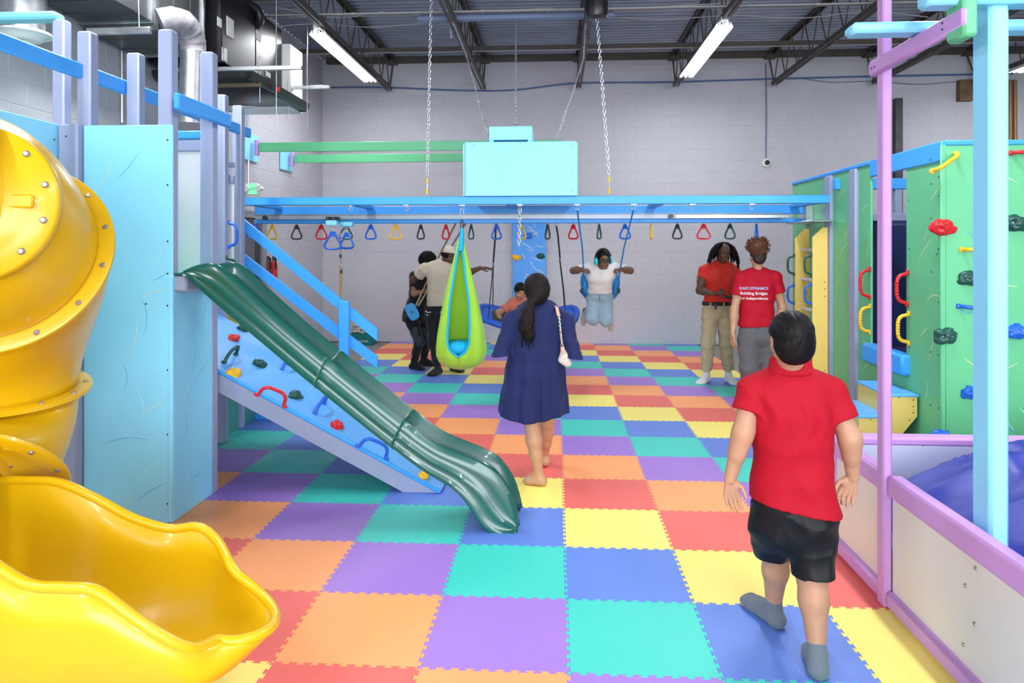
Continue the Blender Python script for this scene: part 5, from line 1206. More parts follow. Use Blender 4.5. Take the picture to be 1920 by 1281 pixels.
# ================================================================== BOY IN RED SHIRT WALKING AWAY (foreground)
def boy_front():
    T_ = person('boy seen from behind in red polo shirt, black shorts and grey socks, walking away', (1.0, 3.05, 0)); sk = skin('warm')
    hc = P(1481, 637, 2.95); nk = P(1482, 702, 3.02); sL, sR = P(1412, 733, 3.03), P(1556, 735, 3.0)
    eL, wL = P(1393, 812, 3.0), P(1369, 898, 3.02); eR, wR = P(1594, 822, 2.95), P(1599, 894, 2.98)
    pe = P(1487, 968, 3.02); hL, hR = P(1450, 985, 3.06), P(1524, 990, 3.0)
    kL, kR = P(1456, 1035, 3.18), P(1522, 1078, 2.96); aL = P(1450, 1146, 3.25); aR = P(1533, 1246, 2.87)
    tL = pZ(1427, 1106, .02); tR = P(1548, 1262, 3.02); tR.z = .02; tR = Vector((aR.x+.04, aR.y+.17, .02)); tL = Vector((aL.x-.065, aL.y+.20, .022))
    aL.z = .075; aR.z = .075
    lat = sR-sL; prof = scale_prof(MALE, .92, 1.0)
    F = Field(*bounds([pe, sL, sR, eL, wL, eR, wR, kL, kR, aL, aR], .13), .007)
    torso(F, pe, nk, hR-hL, lat, prof, -.01)
    F.chain([sL, eL, wL], [.052, .041, .0215], .03); F.chain([sR, eR, wR], [.052, .042, .0215], .03)
    F.cap(eL.lerp(wL, .15), eL.lerp(wL, .45), .039, .036, .02); F.cap(eR.lerp(wR, .15), eR.lerp(wR, .45), .040, .036, .02)
    F.chain([hL, kL, kL.lerp(aL, .32), aL], [.085, .056, .054, .032], .03); F.chain([hR, kR, kR.lerp(aR, .32), aR], [.085, .058, .056, .032], .03)
    A = axes((-.10, 1, -.06), roll=.03); H = .225
    Fh = head_field(hc, A, H, nk+Vector((0, 0, .01)), .056)
    HL = hand_field(wL, (.10, .05, -1), (.15, -1, 0), (1, .15, 0), .148, (.30, .35, .4, .45), h=.003, rw=.0255, elbow=eL)
    HR = hand_field(wR, (-.28, .1, -1), (-.35, -1, -.1), (-1, .3, .3), .150, (.75, .7, .45, .35), bend=1.1, h=.003, rw=.0255, elbow=eR)
    field_obj('body', [F, Fh, HL, HR], sk, T_)
    # socks
    SG = fabric('grey_sock', (.13,.16,.19), .9, bump=.3, bs=500)
    for a, t, k_ in ((aL, tL, kL), (aR, tR, kR)):
        S = foot_field(a, t, .004, .92, .037, k_, grow=.004); S.cut(a+(k_-a).normalized()*.055, (k_-a)); field_obj('sock', S, SG, T_)
    # shirt
    RD_ = fabric('red_polo', (.37,.001,.012), .75, sheen=0, var=.03)
    bd = bounds([pe, sL, sR, eL, eR, nk], .16); G = Field(*bd, .006)
    sp = [(-.10, .185, .13), (-.03, .184, .128), (.12, .170, .125), (.30, .158, .118), (.48, .152, .115), (.62, .158, .118), (.76, .170, .118), (.87, .160, .092), (.955, .095, .072)]
    torso(G, pe, nk, hR-hL, lat, sp, .004, .045)
    fold(G, .0024, [(34, 0, 16, 1), (-30, 8, 20, .9), (9, 0, 42, .5)], 3)
    def yoke(X, Y, Z):
        e = np.exp(-((Z-(nk.z-.14))/.085)**2); return .0032*e*np.sin((X-nk.x)*95+12*np.sin((Z-nk.z)*9))
    G.rel(yoke)
    hm = (P(1398, 936, 3.0)+P(1570, 962, 3.0))/2; tdir = P(1570, 962, 3.0)-P(1398, 936, 3.0)
    G.cut(hm, (tdir.z, 0, -tdir.x))
    for s_, e_, fr in ((sL, eL, .50), (sR, eR, .62)):
        S = Field(*bd, .006); S.chain([nk.lerp(s_, .55), s_, s_.lerp(e_, fr+.3)], [.056, .062, .070], .03); fold(S, .002, [(60, 0, 40, 1), (-50, 20, 30, .7)], 8)
        S.cut(s_.lerp(e_, fr), e_-s_); merge(G, S, .03)
    field_obj('shirt', G, RD_, T_)
    K = Field(*bounds([nk, hc], .11), .004)
    for k in range(24):
        a = 2*math.pi*k/24; b = 2*math.pi*(k+1)/24
        f_ = lambda a: nk+Vector((math.cos(a)*.083, math.sin(a)*.074, .014-.006*math.sin(a)))
        K.cap(f_(a)+Vector((0, 0, -.004)), f_(b)+Vector((0, 0, -.004)), .013, k=.006); K.cap(f_(a)*1+Vector((-(f_(a)-nk).x*.13, -(f_(a)-nk).y*.13, .050)), f_(b)+Vector((-(f_(b)-nk).x*.13, -(f_(b)-nk).y*.13, .050)), .009, k=.012)
        K.cap(f_(a), f_(a)+Vector((-(f_(a)-nk).x*.1, -(f_(a)-nk).y*.1, .03)), .011, k=.012)
    field_obj('collar', K, RD_, T_)
    # shorts
    S = Field(*bounds([pe, hL, hR, kL, kR], .14), .006)
    torso(S, pe, nk, hR-hL, lat, [(-.06, .168, .120), (.06, .160, .118)], .004, .04)
    kL2 = hL.lerp(kL, .78); kR2 = hR.lerp(kR, .92)
    S.chain([hL+Vector((-.01, 0, 0)), kL.lerp(aL, .35)+Vector((-.01, 0, 0))], [.092, .078], .03); S.chain([hR, kR.lerp(aR, .30)], [.094, .082], .03)
    fold(S, .0035, [(10, 12, 50, 1), (45, 0, -30, .9), (80, 0, 10, .4)], 5)
    X, Y, Z = S.ax[0][:, None, None], S.ax[1][None, :, None], S.ax[2][None, None, :]
    mx = (P(1489, 1050, 3.05)).x; zl = P(1455, 1060, 3.05).z; zr = P(1524, 1092, 2.88).z
    S.f = np.where(X < mx, np.maximum(S.f, zl-(Z)+0*X), np.maximum(S.f, zr-Z)).astype(np.float32)
    field_obj('shorts', S, mat('black_satin', (.006,.006,.008), .5, spec=.22), T_)
    # hair
    Hh = Field(*bounds([hc], .18), .0035); R = [tuple(a) for a in A]; p = lambda x, y, z: HP(hc, A, H, x, y, z)
    Hh.ell(p(0, -.085, .13), R, [.385*H, .455*H, .415*H], .02); Hh.ell(p(0, -.20, -.14), R, [.35*H, .28*H, .31*H], .03)
    Hh.ell(p(0, .42, -.12), R, [.33*H, .30*H, .34*H], .02, 'sub')
    for s_ in (-1, 1): Hh.ell(p(s_*.40, .05, -.10), R, [.12*H, .14*H, .16*H], .02, 'sub')
    def tufts(X, Y, Z):
        dx, dz = X-hc.x-.012, Z-hc.z-.055; a = np.arctan2(dz, dx); rr = np.sqrt(dx*dx+dz*dz)
        return (.0010*np.sin(a*9+rr*60)*np.minimum(1,rr*18)+.0008*np.sin(X*300+60*np.sin(Z*22)*.05)*np.sin(Z*60))
    Hh.rel(tufts)
    ho = field_obj('hair', Hh, HK, T_, relax=0)
    return T_
boy_front()
# ================================================================== WOMAN IN NAVY DRESS
def hair_strands(name, m, parent, starts, L, r, seed=0, gravity=1.0, wave=.01, kind='stuff'):
    rg = random.Random(seed); q = MB()
    for (p, d) in starts:
        p = Vector(p); d = Vector(d).normalized(); pts = [p]; n = 7; l = L*rg.uniform(.7, 1.1); ph = rg.uniform(0, 6)
        for k in range(n):
            d = (d+Vector((0, 0, -.32*gravity))+Vector((math.sin(ph+k*1.7), math.cos(ph*1.3+k*1.9), 0))*wave*8).normalized(); p = p+d*l/n; pts.append(p)
        q.tube(pts, [r*(1-.07*k) for k in range(n+1)], 6)
    return q.build(name, m, parent, kind=kind, sharp=90)
def tee(pe, nk, sL, sR, eL, eR, latH, prof, fr, m, T_, hem, hemn, h=.008, slv=.066, k=.04, folds=(.0034, [(34, 0, 16, 1), (-30, 8, 20, .9), (9, 0, 42, .6)], 3), name='shirt', off=.006, neckr=.058, bow=0):
    bd = bounds([pe, sL, sR, eL, eR, nk], .17); G = Field(*bd, h); torso(G, pe, nk, latH, sR-sL, prof, off, k, bow); fold(G, *folds)
    G.cut(hem, hemn)
    for s_, e_, f_ in ((sL, eL, fr[0]), (sR, eR, fr[1])):
        S = Field(*bd, h); S.chain([nk.lerp(s_, .5), s_, s_.lerp(e_, f_+.3)], [neckr, slv*.93, slv], .03); fold(S, .0018, [(60, 0, 40, 1), (-50, 20, 30, .7)], 8); S.cut(s_.lerp(e_, f_), e_-s_); merge(G, S, .03)
    return field_obj(name, G, m, T_)
def pants(pe, nk, lat, legs, r, m, T_, h=.008, top=None, prof=((-.06, .165, .12), (.08, .155, .112)), amp=.003, seed=4, name='trousers', ends=None, dirs=((12, 6, 46, 1), (44, 0, -26, .7), (70, 0, 12, .4))):
    pts = [pe]+[p for l in legs for p in l]; S = Field(*bounds(pts, .15), h); torso(S, pe, nk, lat, lat, list(prof), .004, .04)
    for i, l in enumerate(legs):
        L = Field(*bounds(pts, .15), h); L.chain(l, r, .03)
        if ends is None or ends[i] is None: L.cut(l[-1]+(l[-2]-l[-1]).normalized()*.035, l[-1]-l[-2])
        merge(S, L, .025)
    fold(S, amp, dirs, seed)
    if top is not None: S.cut(*top)
    return field_obj(name, S, m, T_)
def woman_navy():
    D = 5.15; T_ = person('woman with dark ponytail in navy dress standing barefoot, seen from behind', (-.15, 5.1, 0)); sk = skin('tan')
    hc = P(1005, 541, 5.15); nk = P(1009, 577, 5.17); sL, sR = P(970, 592, 5.18), P(1051, 592, 5.18); eL, eR = P(946, 648, 5.12), P(1070, 652, 5.12)
    wL, wR = P(975, 655, 5.42), P(1040, 660, 5.42); pe = P(1005, 700, 5.18); hL, hR = P(990, 712, 5.18), P(1023, 712, 5.20)
    kL, kR = P(998, 796, 5.12), P(1026, 790, 5.42); aL = P(1010, 893, 5.16); aR = P(1021, 860, 5.62); aL.z = .075; aR.z = .085
    tL = pZ(983, 901, .02); tR = aR+Vector((-.03, .17, -.06)); lat = sR-sL
    F = Field(*bounds([pe, sL, sR, eL, wL, eR, wR, kL, kR, aL, aR], .12), .0075)
    torso(F, pe, nk, hR-hL, lat, scale_prof(MALE, .86, .92), -.01); F.chain([sL, eL, wL], [.045, .038, .025], .02); F.chain([sR, eR, wR], [.045, .038, .025], .02)
    F.chain([hL, kL, kL.lerp(aL, .30), kL.lerp(aL, .6), aL], [.085, .053, .059, .046, .031], .025); F.chain([hR, kR, kR.lerp(aR, .30), kR.lerp(aR, .6), aR], [.085, .053, .057, .045, .031], .025)
    A = axes((-.35, 1, -.05)); H = .205; Fh = head_field(hc, A, H, nk, .05)
    HL = hand_field(wL, (1, .3, .1), (0, -1, 0), (0, 0, 1), .165, h=.004); HR = hand_field(wR, (-1, .3, .1), (0, -1, 0), (0, 0, 1), .165, h=.004)
    field_obj('body', [F, Fh, HL, HR, foot_field(aL, tL, .004, .95, .034, kL, bare=True), foot_field(aR, tR, .005, .95, .034, kR, bare=True)], sk, T_)
    NV = fabric('navy_crepe', (.010,.016,.080), .75, sheen=.05, bump=.1, bs=500)
    bd = bounds([pe, sL, sR, eL, eR, nk, P(1000, 790, 5.15)], .22); G = Field(*bd, .007)
    cz = lambda v: P(1000, v, 5.17).z
    levels = [(800, 937, 1063, .165), (770, 939, 1060, .16), (740, 944, 1058, .155), (700, 950, 1056, .145), (660, 957, 1054, .13), (630, 962, 1050, .115), (605, 963, 1051, .105), (588, 972, 1046, .085)]
    for i, (v, u0, u1, d_) in enumerate(levels):
        a, b = P(u0, v, 5.17), P(u1, v, 5.17); a = a+Vector((d_, 0, 0)); b = b-Vector((d_, 0, 0))
        if i: G.cap(pa.lerp(pb, .5), a.lerp(b, .5), pd_*.98, d_*.98, .03)
        if b.x > a.x: G.cap(a, b, d_, d_, .045)
        if i:
            G.cap(pa, a, pd_, d_, .04); G.cap(pb, b, pd_, d_, .04)
        pa, pb, pd_ = a, b, d_
    G.cap(P(995, 580, 5.17), P(1025, 580, 5.17), .055, k=.04)
    def drape(X, Y, Z):
        e = np.clip((cz(640)-Z)/.45, 0, 1); th = np.arctan2(Y-5.15, X+.12); return -.010*e*np.sin(th*9+.6)-.004*e*np.sin(th*17)+.0015*np.sin(X*40+Z*14)
    G.rel(drape)
    X, Y, Z = G.ax[0][:, None, None], G.ax[1][None, :, None], G.ax[2][None, None, :]
    hz = cz(773)-.045*np.exp(-((X-(P(993,780,5.15).x))/.17)**2)*(Y < 5.3); G.f = np.maximum(G.f, hz-Z).astype(np.float32)
    for s_, e_, sg in ((sL, eL, -1), (sR, eR, 1)):
        S = Field(*bd, .007); S.chain([s_+Vector((-sg*.02, 0, .005)), s_.lerp(e_, .25)+Vector((sg*.012, 0, .01)), s_.lerp(e_, .7), e_], [.055, .072, .062, .060], .02)
        ed = e_+Vector((sg*.012, -.02, -.11)); S.chain([e_+Vector((sg*.002, 0, .02)), ed], [.056, .088], .012)
        def ruf(X, Y, Z, e_=e_): 
            w = np.clip((e_.z-Z)/.08, 0, 1); return -.005*w*np.sin(np.arctan2(Y-e_.y, X-e_.x)*8)+.003*np.sin(X*30+Z*80)*np.exp(-((Z-e_.z-.05)/.05)**2)
        S.rel(ruf); S.cut(e_+Vector((sg*.0, 0, -.068)), (-sg*.15, 0, -1)); merge(G, S, .012)
    field_obj('dress', G, NV, T_)
    BH_ = mat('dark_brown_hair', (.010,.006,.0055), .5, spec=.15, bump=.6, bscale=140, stretch=(1,1,.12))
    Hh = Field(*bounds([hc, P(995, 640, 5.1)], .17), .0045); R = [tuple(a) for a in A]; p = lambda x, y, z: HP(hc, A, H, x, y, z)
    Hh.ell(p(0, -.10, .10), R, [.43*H, .50*H, .45*H], .02); Hh.ell(p(0, -.12, -.12), R, [.42*H, .40*H, .38*H], .04); Hh.ell(p(0, .44, -.14), R, [.30*H, .26*H, .36*H], .02, 'sub')
    k0 = P(993, 572, 5.035); Hh.chain([p(-.05, -.35, -.25), k0], [.06, .026], .05)
    tl = [k0, P(991, 583, 5.02), P(988, 600, 5.01), P(987, 615, 5.01), P(992, 630, 5.01), P(996, 640, 5.02)]; Hh.chain(tl, [.022, .040, .052, .052, .040, .012], .02, )
    Hh.rel(lambda X, Y, Z: .0022*np.sin(X*210+6*np.sin(Z*30))*np.clip((hc.z-.10-Z)/.05, .25, 1)+.0012*np.sin(X*420+Z*20))
    field_obj('ponytail_hair', Hh, BH_, T_, relax=0)
    rg = random.Random(4); st = []
    for k in range(34): st.append((tl[1].lerp(tl[3], rg.random())+Vector((rg.uniform(-.04, .04), rg.uniform(-.045, -.01), 0)), (rg.uniform(-.2, .25), -.05, -1)))
    hair_strands('loose_strands', BH_, T_, st, .16, .0045, 2, 1, .02)
    q = MB(); q.tube([k0+Vector((.024*math.cos(t), .02*math.sin(t), .002)) for t in [2*math.pi*j/16 for j in range(16)]], .007, 8, closed=True); q.build('hair_tie', M['black'], T_)
    # shoulder bag
    B_ = thing('shoulder_bag', 'small cream shoulder bag on a gold chain worn by the woman in navy', 'bag', P(1060, 688, 5.08))
    q = MB(); q.tube([P(1041, 574, 5.13), P(1044, 577, 5.06), P(1047, 590, 5.04), P(1048, 593, 5.04)], .011, 8, flat=.35); q.build('leather_strap', mat('tan_leather', (.62,.36,.24), .5), B_)
    cpts = [P(1048, 592, 5.04), P(1050, 612, 5.035), P(1052, 632, 5.03), P(1054, 646, 5.03)]; L_ = 0; q = MB(); n = 17
    for j in range(n):
        t = j/(n-1)*(len(cpts)-1); i = min(len(cpts)-2, int(t)); c_ = cpts[i].lerp(cpts[i+1], t-i); x, y, z = frame(cpts[i+1]-cpts[i]); w_ = (x if j % 2 else y)*.7+(y if j % 2 else x)*.5
        q.tube([c_+w_*.0075*math.cos(a)+z*.0105*math.sin(a) for a in [2*math.pi*k/8 for k in range(8)]], .0022, 5, closed=True)
    q.build('chain_links', mat('gold_chain', (.80,.68,.45), .25, metal=1), B_, kind='stuff')
    q = MB(); c_ = P(1053.5, 648.5, 5.03); q.tube([c_+Vector((.010*math.cos(a), 0, .010*math.sin(a))) for a in [2*math.pi*k/14 for k in range(14)]], .0028, 6, closed=True); q.build('ring', mat('gold_chain', (.80,.68,.45), .25, metal=1), B_)
    Fb = Field(*bounds([P(1052, 655, 5.06), P(1066, 682, 5.08)], .06), .004); Fb.chain([P(1054, 654, 5.06), P(1058, 668, 5.07), P(1062, 679, 5.08)], [.013, .030, .028], .02); Fb.cap(P(1052, 676, 5.07), P(1066, 681, 5.08), .020, k=.03)
    field_obj('pouch', Fb, mat('cream_leather', (.66,.60,.54), .5, var=.08, vscale=40), B_)
    q = MB(); q.bar(P(1054, 650, 5.025), P(1059, 664, 5.022), .024, .006, .002, Vector((0,1,0))); q.build('leather_tab', mat('tan_leather', (.62,.36,.24), .5), B_)
woman_navy()
# ================================================================== MAN IN RED SHIRT
def man_red():
    D = 9.15; T_ = person('smiling man with black dreadlocks in red shirt, khaki trousers and white socks', (2.0, 9.15, 0)); sk = skin('dark')
    q_ = lambda u, v, d=9.15: P(u, v, d)
    hc = q_(1357, 473.5, 9.02); nk = q_(1351, 497, 9.12); sL, sR = q_(1321, 508), q_(1376, 508); eL, wL = q_(1312, 545, 9.08), q_(1334, 550, 8.86)
    eR, wR = q_(1385, 545, 9.1), q_(1376, 557, 8.88); pe = q_(1345, 577); hL, hR = q_(1331, 588), q_(1359, 588); kL, kR = q_(1327, 643, 9.1), q_(1361, 645, 9.1); aL, aR = q_(1325, 708, 9.12), q_(1366, 710, 9.1)
    aL.z = .085; aR.z = .085; tL = pZ(1312, 718, .02); tR = pZ(1381, 720, .02); lat = sR-sL
    F = Field(*bounds([pe, sL, sR, eL, wL, eR, wR, kL, kR, aL, aR], .13), .009); torso(F, pe, nk, lat, lat, MALE, -.012)
    for s_, e_, w_ in ((sL, eL, wL), (sR, eR, wR)): F.chain([s_, s_.lerp(e_, .5), e_, e_.lerp(w_, .35), w_], [.062, .060, .046, .046, .030], .03)
    for a, b, c_ in ((hL, kL, aL), (hR, kR, aR)): F.chain([a, b, c_], [.09, .058, .036], .03)
    A = axes((.10, -1, -.18), roll=-.10); H = .235; Fh = head_field(hc, A, H, nk, .062, .0055, ears=False)
    HL = hand_field(wL, (1, -.15, .05), (0, -.3, 1), (.2, -1, .3), .19, (.5, .7, .8, .9), h=.0045, rw=.030, elbow=eL); HR = hand_field(wR, (-1, -.2, .0), (0, -.2, 1), (-.2, -1, .3), .19, (.6, .8, .9, .9), h=.0045, rw=.030)
    field_obj('body', [F, Fh, HL, HR], sk, T_)
    face_parts(T_, hc, A, H, lips=mat('smile_teeth', (.55,.50,.46), .4))
    tee(pe, nk, sL, sR, eL, eR, lat, [(-.08, .18, .125), (.02, .182, .125), (.25, .176, .120), (.45, .180, .122), (.62, .195, .13), (.76, .205, .125), (.88, .19, .10), (.98, .10, .078)], (.42, .42), fabric('red_shirt', (.58,.022,.013), .6, sheen=.1), T_, q_(1345, 569), (0, 0, -1), .008, .078, neckr=.07)
    pants(pe, nk, lat, [[hL, kL, aL+Vector((0, 0, .03))], [hR, kR, aR+Vector((0, 0, .03))]], [.105, .085, .068], fabric('khaki', (.44,.36,.22), .85, sheen=.1), T_, .008, (q_(1345, 571.5), (0, 0, 1)), ((-.08, .185, .128), (.08, .172, .122)), .005, 4)
    q = MB(); c_ = q_(1345, 568.5); q.loft([[c_+Vector((math.cos(a)*.190, math.sin(a)*.134, dz)) for a in [2*math.pi*k/32 for k in range(32)]] for dz in (-.025, .022)], close=True); b_ = q.build('belt', mat('black_leather', (.012,.008,.006), .45), T_, solid=.008)
    for u in (1332, 1357): 
        q = MB(); p = q_(u, 571, 9.005); q.bb((p.x-.009, p.y-.012, p.z-.035), (p.x+.009, p.y, p.z+.025), .003); q.build('belt_loop', fabric('khaki', (.44,.36,.22)), b_)
    q = MB(); q.tube([q_(1341, 571, 8.99), q_(1342, 580, 8.985)], .012, 8); q.build('belt_tail', mat('black_leather', (.012,.008,.006), .45), b_)
    WS = fabric('white_sock', (.72,.72,.74), .85)
    for a, t, k_ in ((aL, tL, kL), (aR, tR, kR)): S = foot_field(a, t, .005, 1.05, .040, k_, grow=.004); field_obj('sock', S, WS, T_)
    # dreadlocks
    rg = random.Random(8); p = lambda x, y, z: HP(hc, A, H, x, y, z); Hc = Field(*bounds([hc], .2), .006); R = [tuple(a) for a in A]; Hc.ell(p(0, -.15, .19), R, [.40*H, .42*H, .34*H], .02); Hc.ell(p(0, -.22, -.1), R, [.36*H, .26*H, .32*H], .03); field_obj('hair_cap', Hc, HK, T_)
    st = []
    for k in range(190):
        a = rg.uniform(-.12, 1.12)*math.pi; e = (k*.618034) % 1; x, y = math.cos(a), -math.sin(a)
        st.append((p(x*.40*math.sin(.3+e*1.2), y*.42*math.sin(.3+e*1.2)-.02, .17+.37*math.cos(.3+e*1.2)), A[0]*x*(1.2+.8*abs(x))+A[1]*y*1.3+Vector((0, 0, .25-.6*e))))
    for k in range(14): st.append((p(.30+.1*rg.random(), .1*rg.random(), .35-.3*rg.random()), A[0]*2.2+Vector((0, 0, .1)))); st.append((p(-.30-.06*rg.random(), .05+.05*rg.random(), .35-.3*rg.random()), A[0]*-1.4))
    hair_strands('dreadlocks', HK, T_, st, .235, .0105, 5, 1.35, .022)
    q = MB(); a, b = q_(1365, 521, 8.99), q_(1369, 520, 8.99)
    text_mesh('H', .035, mat('dark_logo', (.10,.01,.015), .5), T_, Matrix.Translation(q_(1364.5, 514.5, 8.985)) @ R_face, name='chest_mark', sx=1.3)
    ph = thing('phone_cord', 'thin black cord and phone held by the man in the red shirt', 'phone', q_(1352, 556, 8.8))
    q = MB(); q.tube([q_(1341, 551, 8.82), q_(1352, 552.5, 8.8), q_(1366, 556, 8.8), q_(1370, 557.5, 8.8)], .006, 6); q.tube([q_(1342, 553, 8.82), q_(1352, 557, 8.79), q_(1366, 559.5, 8.8)], .006, 6); q.build('cord', M['black'], ph)
    q = MB(); q.bar(q_(1366, 557, 8.82), q_(1374, 559, 8.82), .07, .012, .004); q.build('phone', M['black'], ph)
man_red()
# ================================================================== WOMAN IN RED T-SHIRT
def woman_red():
    q_ = lambda u, v, d=7.9: P(u, v, d)
    T_ = person('woman with curly auburn bun in lettered red t-shirt and grey trousers, seen from behind', (2.0, 7.9, 0)); sk = skin('tan')
    hc = q_(1420, 481, 7.9); nk = q_(1420, 510, 7.93); sL, sR = q_(1390, 521), q_(1453, 521); eL, wL = q_(1377, 580, 7.9), q_(1374, 627, 7.85); eR, wR = q_(1467, 578), q_(1462, 612, 7.7)
    pe = q_(1418, 622); hL, hR = q_(1403, 638), q_(1435, 638); kL, kR = q_(1404, 690, 7.85), q_(1438, 690, 7.9); aL, aR = q_(1405, 745), q_(1442, 745); aL.z = aR.z = .085; lat = sR-sL
    F = Field(*bounds([pe, sL, sR, eL, wL, eR, wR, kL, kR, aL, aR], .13), .009); torso(F, pe, nk, lat, lat, scale_prof(MALE, .95, 1), -.012)
    for s_, e_, w_ in ((sL, eL, wL), (sR, eR, wR)): F.chain([s_, s_.lerp(e_, .5), e_, e_.lerp(w_, .3), w_], [.055, .050, .041, .042, .026], .03)
    for a, b, c_ in ((hL, kL, aL), (hR, kR, aR)): F.chain([a, b, c_], [.09, .058, .036], .03)
    A = axes((-.25, 1, -.03)); H = .22; Fh = head_field(hc, A, H, nk, .055, .005)
    HL = hand_field(wL, (.03, .08, -1), (.9, .3, 0), (.3, .9, 0), .175, (.3, .35, .4, .5), h=.004, rw=.027, elbow=eL); HR = hand_field(wR, (-.4, .8, -.2), (-1, 0, 0), (0, 0, 1), .175, h=.0045)
    tL, tR = aL+Vector((-.03, .18, -.065)), aR+Vector((.03, .18, -.065))
    field_obj('body', [F, Fh, HL, HR, foot_field(aL, tL, .006, 1, .036, kL, bare=True), foot_field(aR, tR, .006, 1, .036, kR, bare=True)], sk, T_)
    q = MB(); c_ = wL.lerp(eL, .12); q.tube([c_+Vector((.031*math.cos(a), .031*math.sin(a), 0)) for a in [2*math.pi*k/18 for k in range(18)]], .003, 6, closed=True); q.build('bracelet', M['chain'], T_)
    hmz = q_(1410, 612); sh = tee(pe, nk, sL, sR, eL, eR, lat, [(-.06, .165, .12), (.06, .175, .13), (.16, .188, .130), (.35, .186, .122), (.55, .188, .120), (.72, .195, .122), (.86, .185, .10), (.96, .11, .078)], (.56, .50), fabric('red_tshirt', (.42,.002,.018), .75, sheen=.0), T_, hmz, (.05, 0, -1), .0075, .078, folds=(.003, [(20, 0, 24, .8), (-26, 8, 30, .7), (0, 0, 60, .3)], 6), neckr=.066)
    pants(pe, nk, lat, [[hL, kL, aL], [hR, kR, aR]], [.115, .100, .085], fabric('grey_jersey', (.115,.112,.125), .9), T_, .009, (q_(1410, 607), (0, 0, 1)), ((-.08, .195, .135), (.08, .172, .125)), .003, 9)
    # printed words, laid on the shirt back
    bv = BVHTree.FromObject(sh, bpy.context.evaluated_depsgraph_get()) if False else None
    me = sh.data; iv = mwof(sh); bv = BVHTree.FromPolygons([tuple(iv @ v.co) for v in me.vertices], [tuple(p.vertices) for p in me.polygons])
    def printed(body, u, v, size, m, bold, sx, name, dy=0):
        M4 = Matrix.Translation(q_(u, v, 7.6)) @ Matrix.Rotation(YAW*.0, 4, 'Z') @ R_face; o = text_mesh(body, size, m, sh, M4, name, 0, bold, sx); inv = mwof(o); ii = inv.inverted()
        bm_ = bmesh.new(); bm_.from_mesh(o.data)
        for vv in bm_.verts:
            w = inv @ vv.co; hy = 1e9
            for oz in (-.010, -.006, -.0023, .0007, .0041, .009):
                for ox in (0, .004):
                    h_ = bv.ray_cast(Vector((w.x+ox, w.y-.2, w.z+oz)), Vector((0, 1, 0)))
                    if h_[0] is not None: hy = min(hy, h_[0].y)
            if hy > 1e8: hy = q_(1420, 540, 7.72).y
            vv.co = ii @ Vector((w.x, hy-.003-dy, w.z))
        bm_.to_mesh(o.data); bm_.free()
    WP = mat('white_print', (.7,.75,.75), .5)
    printed('OAKI DYNAMICS', 1423.5, 545.2, .040, WP, .0014, 1.0, 'lettering'); printed('OAKI DYNAMICS', 1423.5, 545.1, .040, mat('blue_print', (.10,.14,.60), .5), -.0002, 1.0, 'lettering', .0015)
    printed('Building Bridges', 1423.5, 555, .045, WP, .0005, 1.0, 'lettering'); printed('to independence.', 1425.5, 564.3, .0405, WP, .0005, 1.0, 'lettering')
    # curly bun
    AH = mat('auburn_curls', (.13,.042,.020), .55, spec=.4, bump=.5, bscale=60); DB = mat('dark_brown_curls', (.03,.014,.010), .55, bump=.5, bscale=80)
    R = [tuple(a) for a in A]; p = lambda x, y, z: HP(hc, A, H, x, y, z)
    Hc = Field(*bounds([hc], .17), .005); Hc.ell(p(0, -.10, .14), R, [.385*H, .46*H, .40*H], .02); Hc.ell(p(0, -.22, -.14), R, [.30*H, .26*H, .26*H], .03); Hc.ell(p(0, .44, -.14), R, [.33*H, .30*H, .36*H], .02, 'sub'); Hc.rel(lambda X, Y, Z: .002*np.sin(X*160+4*np.sin(Z*60))); field_obj('hair', Hc, DB, T_)
    bc = q_(1421, 463, 7.83); Hb = Field(*bounds([bc], .2), .005); Hb.ell(bc, R, [.105, .095, .095], .02)
    def curl(X, Y, Z): 
        s1 = np.sin(X*120+3*np.sin(Z*70))*np.sin(Y*110+2)*np.sin(Z*125+2*np.sin(X*60)); return -.014*s1-.006*np.sin(X*260+1)*np.sin(Y*240)*np.sin(Z*250)
    Hb.rel(curl); field_obj('curly_bun', Hb, AH, T_, relax=0)
    rg = random.Random(3); q = MB()
    for k in range(80):
        a, e = rg.uniform(0, 6.28), rg.uniform(-.9, 1.2); d = Vector((math.cos(a)*math.cos(e), math.sin(a)*math.cos(e), math.sin(e))); c_ = bc+Vector((d.x*.108, d.y*.10, d.z*.096)); x, y, z = frame(d); r = rg.uniform(.009, .016); 
        q.tube([c_+x*r*math.cos(t)+y*r*math.sin(t)+d*.004*t for t in [k2*.9 for k2 in range(9)]], .0045, 5)
    q.build('curls', AH, T_, kind='stuff', sharp=90)
woman_red()
